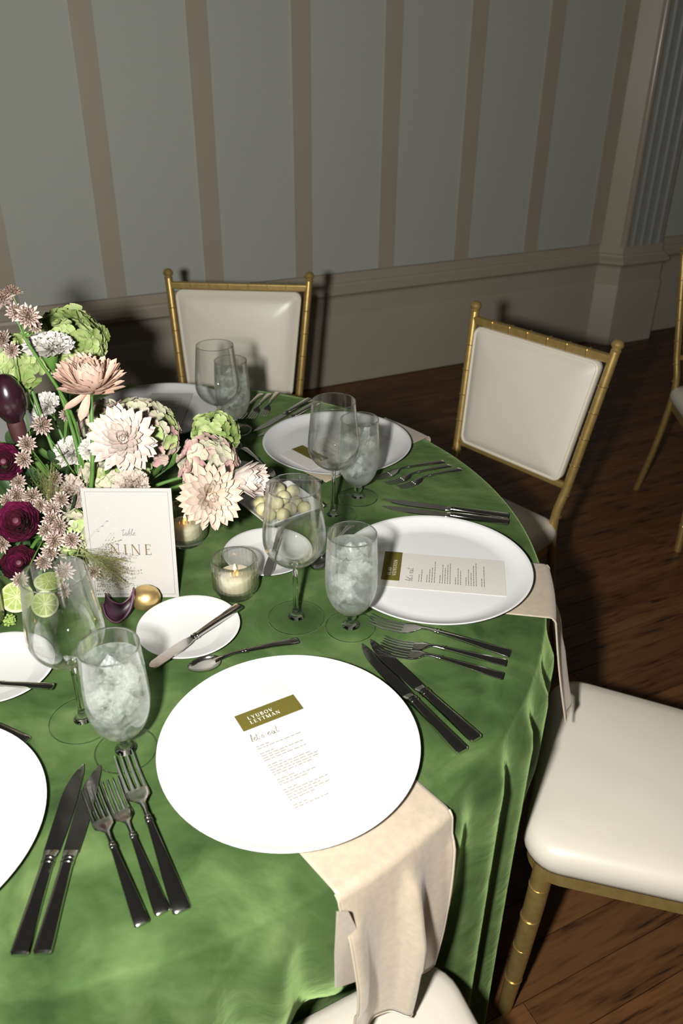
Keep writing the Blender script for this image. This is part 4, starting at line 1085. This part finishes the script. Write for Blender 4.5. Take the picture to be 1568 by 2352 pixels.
# carnations
def carnation(px, py, Y, axis, R, mt, label, seed, ft=None, bend=(0, 0, 0), h=.75, calyx=True, r_=.0022):
    c = at_y(px, py, Y); root = thing('carnation', label, 'flower', mw=axm(c, axis, seed)); bpy.context.view_layer.update()
    r3 = random.Random(seed); mb = MB()
    for k, (n, el, L) in enumerate(((5, 84, .62), (8, 72, .75), (10, 58, .85), (12, 42, .95), (12, 26, 1.0), (11, 12, 1.0))):
        for i in range(n):
            az = 2 * PI * (i + .5 * (k % 2)) / n + r3.uniform(-.2, .2); e = math.radians(el + r3.uniform(-8, 8)); nn, mm = 4, 9; vs = []; ph = r3.uniform(0, 6)
            for a in range(nn + 1):
                t = a / nn; wd = R * .55 * (.12 + .88 * t ** 1.3)
                for b in range(mm + 1):
                    u = b / mm * 2 - 1
                    x = R * L * (t - .10 * u * u * t) * (1 + (.07 * ((b % 2) * 2 - 1) if a == nn else 0))
                    y = u * wd; z = R * .14 * t * math.sin(u * 6 + ph) + R * .10 * t * t
                    vs.append((x, y, z))
            m_ = petal_m(az, e, .03 * R, -.05 * R)
            mb.add([m_ @ Vector(v) for v in vs], [(a * (mm + 1) + b, a * (mm + 1) + b + 1, (a + 1) * (mm + 1) + b + 1, (a + 1) * (mm + 1) + b) for a in range(nn) for b in range(mm)])
    for v in mb.v: v.z *= h
    mb.obj('petals', mt, root, sharp=180)
    ca = MB().lathe([(0, -.95 * R), (.12 * R, -.94 * R), (.22 * R, -.80 * R), (.32 * R, -.35 * R), (.40 * R, -.02 * R), (.37 * R, .03 * R), (0, -.1 * R)], 16).obj('calyx', 'stem', root)
    stem_obj(root, c - Vector(axis).normalized() * R * .9, ft or foot(), bend, r_, r_ * 1.1)
    return root
carnation(112, 800, .022, (.05, -.12, 1), .037, 'carw', 'white carnation on a tall bare stem, with bright green calyx showing', 1, ft=(.01, .0, .80), bend=(.012, 0, 0), h=.62, r_=.0030)
carnation(164, 1040, .03, (-.1, -.5, .8), .028, 'carw', 'white carnation beside the blush chrysanthemum stem', 2)
carnation(211, 1034, -.002, (.3, -.6, .7), .020, 'carw', 'small white carnation right against the pale pink chrysanthemum', 12)
carnation(157, 1138, -.045, (-.2, -.7, .6), .032, 'carp', 'blush carnation by the upper corner of the number card', 3)
carnation(302, 1118, -.078, (.0, -.5, .85), .028, 'carp', 'blush carnation peeking over the top edge of the number card', 4)
carnation(105, 935, .085, (-.2, -.5, .8), .026, 'carw', 'white carnation in shade behind the bare carnation stem', 5)

# ranunculus
def ranunculus(px, py, Y, axis, R, label, seed, ft=None, mts=('ran', 'rane')):
    c = at_y(px, py, Y); root = thing('ranunculus', label, 'flower', mw=axm(c, axis, seed)); bpy.context.view_layer.update()
    r3 = random.Random(seed)
    pm = [petal_me('petal', 1.0, 1.25, .35, .42, .6, .7, 6, 6, mt=mt) for mt in mts]
    for k in range(11):
        f = .22 + .78 * k / 10; n = 5 + k // 3
        for i in range(n):
            az = 2 * PI * i / n + k * .7 + r3.uniform(-.1, .1)
            e = math.radians(78 - 24 * (k / 8) + r3.uniform(-4, 4))
            obj('petal', pm[1 if k > 5 else 0], None, root, mw=petal_m(az, e, R * f * .62, -R * .34, R * (.62 + .10 * (1 - f))) @ Matrix.Diagonal((1, 1.1 * f, 1.1 * f, 1)))
    MB().lathe([(0, R * .45), (R * .12, R * .42), (R * .2, R * .28), (R * .16, 0), (0, -.1 * R)], 14).obj('flower_centre', 'ran', root)
    stem_obj(root, c - Vector(axis).normalized() * R * .25, ft or foot(), (0, 0, 0), .0028, .003)
    return root
ranunculus(8, 1062, -.06, (.35, -.75, .5), .032, 'wine red ranunculus below the dark plum bloom', 1)
ranunculus(42, 1200, -.12, (.1, -.72, .66), .036, 'largest wine red ranunculus, between the other two', 2)
ranunculus(46, 1295, -.138, (.2, -.72, .66), .031, 'magenta-edged ranunculus just above the lime halves', 3, mts=('rane', 'ran'))

# astrantia: star of bracts around a dome of pins
mb = MB()
for k in range(14):
    az = 2 * PI * k / 14; L = .0155 * (1 if k % 2 else .85)
    vs = []
    for i, (t, w) in enumerate(((.15, .0012), (.5, .0023), (.8, .0015), (1, .0002))):
        for u in (-1, 0, 1):
            x, y, z = L * t, u * w, .0025 * t + (abs(u) * .0006)
            vs.append((x * math.cos(az) - y * math.sin(az), x * math.sin(az) + y * math.cos(az), z))
    mb.add(vs, [(a * 3 + b, a * 3 + b + 1, a * 3 + b + 4, a * 3 + b + 3) for a in range(3) for b in range(2)])
ast_b = mb.mesh('bracts', sharp=180); ast_b.materials.append(M['astb'])
mb = MB()
for k in range(46):
    t = (k + .5) / 46; pol = math.acos(1 - t * .85); az = k * 2.399963
    d = Vector((math.sin(pol) * math.cos(az), math.sin(pol) * math.sin(az), math.cos(pol)))
    mb.tube([d * .002, d * .0095], [.0003, .00035], 4); mb.tube([d * .0090, d * .0112], [.0010, .0006], 5)
ast_c = mb.mesh('florets', smooth=False); ast_c.materials.append(M['astc'])
def astrantia(px, py, Y, axis, s, label, seed, ft=None, bend=(0, 0, 0), group=None, mid=None):
    c = at_y(px, py, Y); root = thing('astrantia', label, 'flower', mw=axm(c, axis, seed), group=group); bpy.context.view_layer.update()
    o = obj('bracts', ast_b, None, root); o.scale = (s,) * 3
    o = obj('florets', ast_c, None, root); o.scale = (s,) * 3
    stem_obj(root, c, ft or foot(), bend, .0009, .0012, mid=mid)
    return root
jt = tuple(at_y(54, 772, -.035))
gA = 'astrantia heads of the top sprig'; gB = 'astrantia among the wine red ranunculus'; gC = 'astrantia between the tall stems'
tops = [(8, 690, -.035, (-.1, -.5, .8), 1.25), (28, 674, -.03, (.2, .1, 1), 1.1), (36, 718, -.045, (.3, -.7, .5), 1.0), (65, 727, -.05, (.2, -.85, .4), 1.25), (78, 748, -.035, (.6, -.5, .2), .8)]
root = thing('astrantia_sprig', 'branching astrantia sprig on a long curved stem, highest of the arrangement', 'flower', mw=Matrix.Translation(jt)); bpy.context.view_layer.update()
stem_obj(root, jt, (.005, .02, .80), (.03, 0, .02), .0022, .0028)
for i, (x, y, Y, ax, s) in enumerate(tops):
    c = at_y(x, y, Y); lm = Matrix.Translation(-Vector(jt)) @ axm(c, ax, i) @ Matrix.Diagonal((s, s, s, 1))
    obj('bracts', ast_b, None, root, mw=lm); obj('florets', ast_c, None, root, mw=lm)
    stem_obj(root, c, jt, (.004, 0, -.004), .0009, .0012, name='branch')
for (x, y, Y, ax, s) in ((10, 783, .015, (-.4, -.6, .6), 1.2), (27, 806, -.02, (.3, -.7, .4), .9), (95, 978, -.02, (.5, -.6, .5), 1.2), (62, 1020, -.06, (.2, -.8, .5), 1.05), (56, 1055, -.065, (-.1, -.9, .3), 1.05), (150, 955, .04, (.4, -.5, .6), .8)):
    astrantia(x, y, Y, ax, s, 'small astrantia head between the tall bare stems', int(x), group=gC)
for (x, y, s) in ((44, 1108, 1.0), (38, 1138, 1.1), (75, 1142, 1.15), (18, 1150, .9), (94, 1160, .9), (122, 1170, 1.1), (120, 1195, 1.1), (140, 1208, 1.1), (108, 1219, 1.0), (125, 1240, 1.1), (165, 1240, 1.0), (115, 1265, 1.0), (8, 1250, 1.1), (102, 1290, 1.0), (150, 1310, 1.1), (150, 1355, .9), (130, 1100, .9), (140, 1146, .9)):
    Y = -.07 - .10 * (y - 1100) / 250
    if x > 105 and y > 1185: Y -= .024
    astrantia(x, y, Y + rs.uniform(-.015, .005), (rs.uniform(-.4, .4), -.8, rs.uniform(.2, .7)), s, 'small astrantia head scattered around the wine red ranunculus', int(x + y), group=gB)

lb_ = 'small astrantia head scattered around the wine red ranunculus'
astrantia(47, 1333, -.205, (.1, -.75, .6), .9, lb_, 7, group=gB, mid=[(-.026, -.192, .826), (-.022, -.10, .840)])
astrantia(215, 1313, -.163, (.0, -.85, .5), .9, lb_, 8, group=gB, mid=[(.040, -.166, .806), (.018, -.13, .822), (.01, -.066, .829)])
# dark plum bloom
c = at_y(22, 925, -.02); root = thing('plum_bloom', 'glossy dark plum pod-shaped bloom above the wine red ranunculus', 'flower', mw=axm(c, (-.06, -.05, 1))); bpy.context.view_layer.update()
MB().lathe(spline_prof([(0, .046), (.006, .0445), (.016, .036), (.0235, .020), (.0255, .004), (.0235, -.010), (.017, -.022), (.012, -.030)]), 28).obj('pod', 'plum', root, sharp=180)
MB().lathe(spline_prof([(.0125, -.029), (.0130, -.036), (.0125, -.050), (.0110, -.062), (.004, -.068), (0, -.069)]), 20).obj('base', 'plumb', root, sharp=180)
MB().tube([(0, 0, .045), (-.002, 0, .054)], [.0009, .0002], 5).obj('tip', 'plum', root)
stem_obj(root, c - Vector((0, 0, .06)), (-.005, .03, .80), (.0, 0, 0), .0045, .005, 'stem')

# leafy filler sprigs low in the arrangement
lf_me = [petal_me('leaf', .05, .022, .4, .25, .2, .45, 7, 4, mt='leaf'), petal_me('leaf', .045, .020, .6, .3, .2, .45, 7, 4, mt='leafdark')]
for i, (x, y, Y) in enumerate(((20, 1020, .02), (70, 1090, -.01), (120, 1050, .02), (150, 1100, .0), (200, 1130, -.02), (60, 1160, -.06), (110, 1180, -.07), (15, 1130, -.05), (160, 1180, -.08), (90, 1240, -.10), (130, 1290, -.12), (170, 1280, -.12), (10, 1240, -.09), (170, 1288, -.125), (230, 1170, -.07), (95, 1322, -.112), (6, 1322, -.122), (250, 1060, .03), (380, 1080, .02), (340, 1120, -.03))):
    c = at_y(x, y, Y); root = thing('leaf_sprig', 'dark green leafy sprig filling the gaps low among the blooms', 'leaves', mw=Matrix.Translation(c), group='leafy filler sprigs'); bpy.context.view_layer.update()
    stem_obj(root, c, BASE + Vector((rs.uniform(-.05, .05), rs.uniform(-.04, .04), -.01)), (0, 0, .0), .0012, .0016, 'stemdark')
    dr = (BASE - c).normalized()
    for k in range(7):
        o = obj('leaf', lf_me[1 if (k + i) % 3 else 0], None, root, mw=Matrix.Translation(dr * (.008 * k)) @ Matrix.Rotation(rs.uniform(0, 6.3), 4, 'Z') @ Matrix.Rotation(-rs.uniform(.0, 1.0), 4, 'Y') @ Matrix.Diagonal((.8, .8, .8, 1)))

# feathery grass plumes
def plume(c0, c1, n, L, label, seed, spread=.5, mid=None):
    root = thing('grass_plume', label, 'grass', mw=Matrix.Translation(c0)); bpy.context.view_layer.update()
    r3 = random.Random(seed); hair = MB(); seeds = MB(); d = (c1 - c0)
    MB().tube([Vector((0, 0, 0)), d * .5 + Vector((0, 0, .004)), d], [.0011, .0009, .0005], 6).obj('stem', 'grass', root)
    stem_obj(root, c0, foot(), (0, 0, .01), .0011, .0014, 'grass', name='stalk', mid=mid)
    ci = cm.inverted()
    def front(q, k=.0016):
        w_ = ci @ (q + c0)
        if abs(w_.x) < CWID / 2 + .004 and -.004 < w_.y < CHT + .004 and w_.z < k and seed < 3: w_.z = k; return cm @ w_ - c0
        return q
    ax = d.normalized()
    for i in range(n):
        p = d * (r3.uniform(.02, .55)); v = (ax * 1.0 + Vector((r3.gauss(0, spread), r3.gauss(0, spread * .6), r3.gauss(0, spread)))).normalized()
        Lh = L * r3.uniform(.5, 1.0); q = p + v * Lh; mdp = front((p + q) / 2 + Vector((0, 0, r3.uniform(-.006, .006)))); p = front(p); q = front(q)
        hair.tube([p, mdp, q], [.00014, .00012, .00008], 3, cap=False)
        for t in (1.0, .82, .66):
            s = p + (q - p) * t + Vector((r3.uniform(-.002, .002),) * 3); s = front(s, .0030)
            w = (v + Vector((r3.gauss(0, .4), r3.gauss(0, .4), r3.gauss(0, .4)))).normalized()
            seeds.tube([s - w * .0011, s, s + w * .0011], [.0001, .00055, .0001], 4, cap=False)
    a = hair.obj('hairs', 'grass', root, smooth=False); a['kind'] = 'stuff'
    b = seeds.obj('seeds', 'seed', root, smooth=False); b['kind'] = 'stuff'
    return root
plume(at_y(182, 1258, -.150), at_y(292, 1342, -.170), 230, .060, 'feathery seeded grass plume spreading over the number card', 1, .45, [(.036, -.140, .832), (.012, -.068, .832)])
plume(at_y(175, 1275, -.150), at_y(290, 1290, -.160), 60, .05, 'thin wispy grass spray crossing the word on the card', 2, .25, [(.034, -.138, .826), (.02, -.066, .830)])
plume(at_y(112, 1180, -.088), at_y(118, 1062, -.092), 130, .05, 'dark feathery grass plume between the carnation stems', 3, .4)

# ------------------------------------------------------------------ limes, purple leaf, tuft
def lime(px, py, z, axis, R, label, seed):
    c = un(px, py, z); root = thing('lime_half', label, 'lime', mw=axm(c, axis, seed), group='lime halves under the flowers')
    MB().lathe([(R, 0), (R * .99, -R * .2), (R * .9, -R * .55), (R * .65, -R * .85), (R * .3, -R * 1.0), (0, -R * 1.05)], 32).obj('rind', 'rind', root, sharp=180)
    MB().lathe([(0, .0), (R * .9, .0), (R, -.0005)], 32).obj('pith', 'pith', root)
    pts = [(.10, 0)]
    for k in range(7): pts.append((.84 * math.cos(-.26 + .52 * k / 6), .84 * math.sin(-.26 + .52 * k / 6)))
    sm = MB().prism([(x * R, y * R) for x, y in pts], .0001, .0008).mesh('segment', smooth=False); sm.materials.append(M['lime'])
    for k in range(10): obj('segment', sm, None, root, rot=(0, 0, 2 * PI * k / 10))
lime(38, 1371, .7860, (.25, -.62, .75), .0238, 'largest lime half beside the votive glass', 1)
lime(103, 1387, .7815, (.10, -.80, .60), .0200, 'lime half seen low through the wine glass bowl', 2)
lime(112, 1335, .790, (.10, -.10, 1), .022, 'lime half lying behind another one, under the astrantia', 3)
# curled dark purple leaf
root = thing('purple_leaf', 'curled dark purple leaf lying beside the gold ball', 'leaf'); rows = []
cen = spline([V(240, 1385, TZ + .016), V(252, 1410, TZ + .009), V(276, 1420, TZ + .006), V(300, 1398, TZ + .016), V(309, 1366, TZ + .034)], 6)
for i, p in enumerate(cen):
    t = i / (len(cen) - 1); w = .0135 * math.sin(PI * (.10 + .88 * t)) ** .7 + .001
    rows.append([p + Vector((.10 * u * w * (1 - 2 * t), u * w * .95, .010 * u * u + .45 * u * w)) for u in (-1, -.6, -.2, .2, .6, 1)])
pl = MB().rings(rows, False, closed=False).obj('blade', 'petalp', root, sharp=180); md = pl.modifiers.new('t', 'SOLIDIFY'); md.thickness = .0018
MB().tube([r[-1] for r in rows], .0010, 6).obj('edge', 'petale', root); MB().tube([r[0] for r in rows], .0010, 6).obj('edge', 'petale', root)
# lime green tuft by the votive
c = V(25, 1437); root = thing('green_tuft', 'small lime green amaranth tuft lying between the limes and the votive', 'flower', (c.x, c.y, TZ + .001)); mb = MB(); r3 = random.Random(4)
for i in range(70):
    a, r = r3.uniform(0, 6.28), .0085 * math.sqrt(r3.random()); x, y, z, s = r * math.cos(a), r * 1.2 * math.sin(a), r3.uniform(.001, .011), r3.uniform(.0014, .0026)
    mb.lathe([(0, -s), (s * .8, -s * .5), (s, 0), (s * .8, s * .5), (0, s)], 6, (x, y, z + s))
o = mb.obj('tuft', 'amaranth', root); o['kind'] = 'stuff'
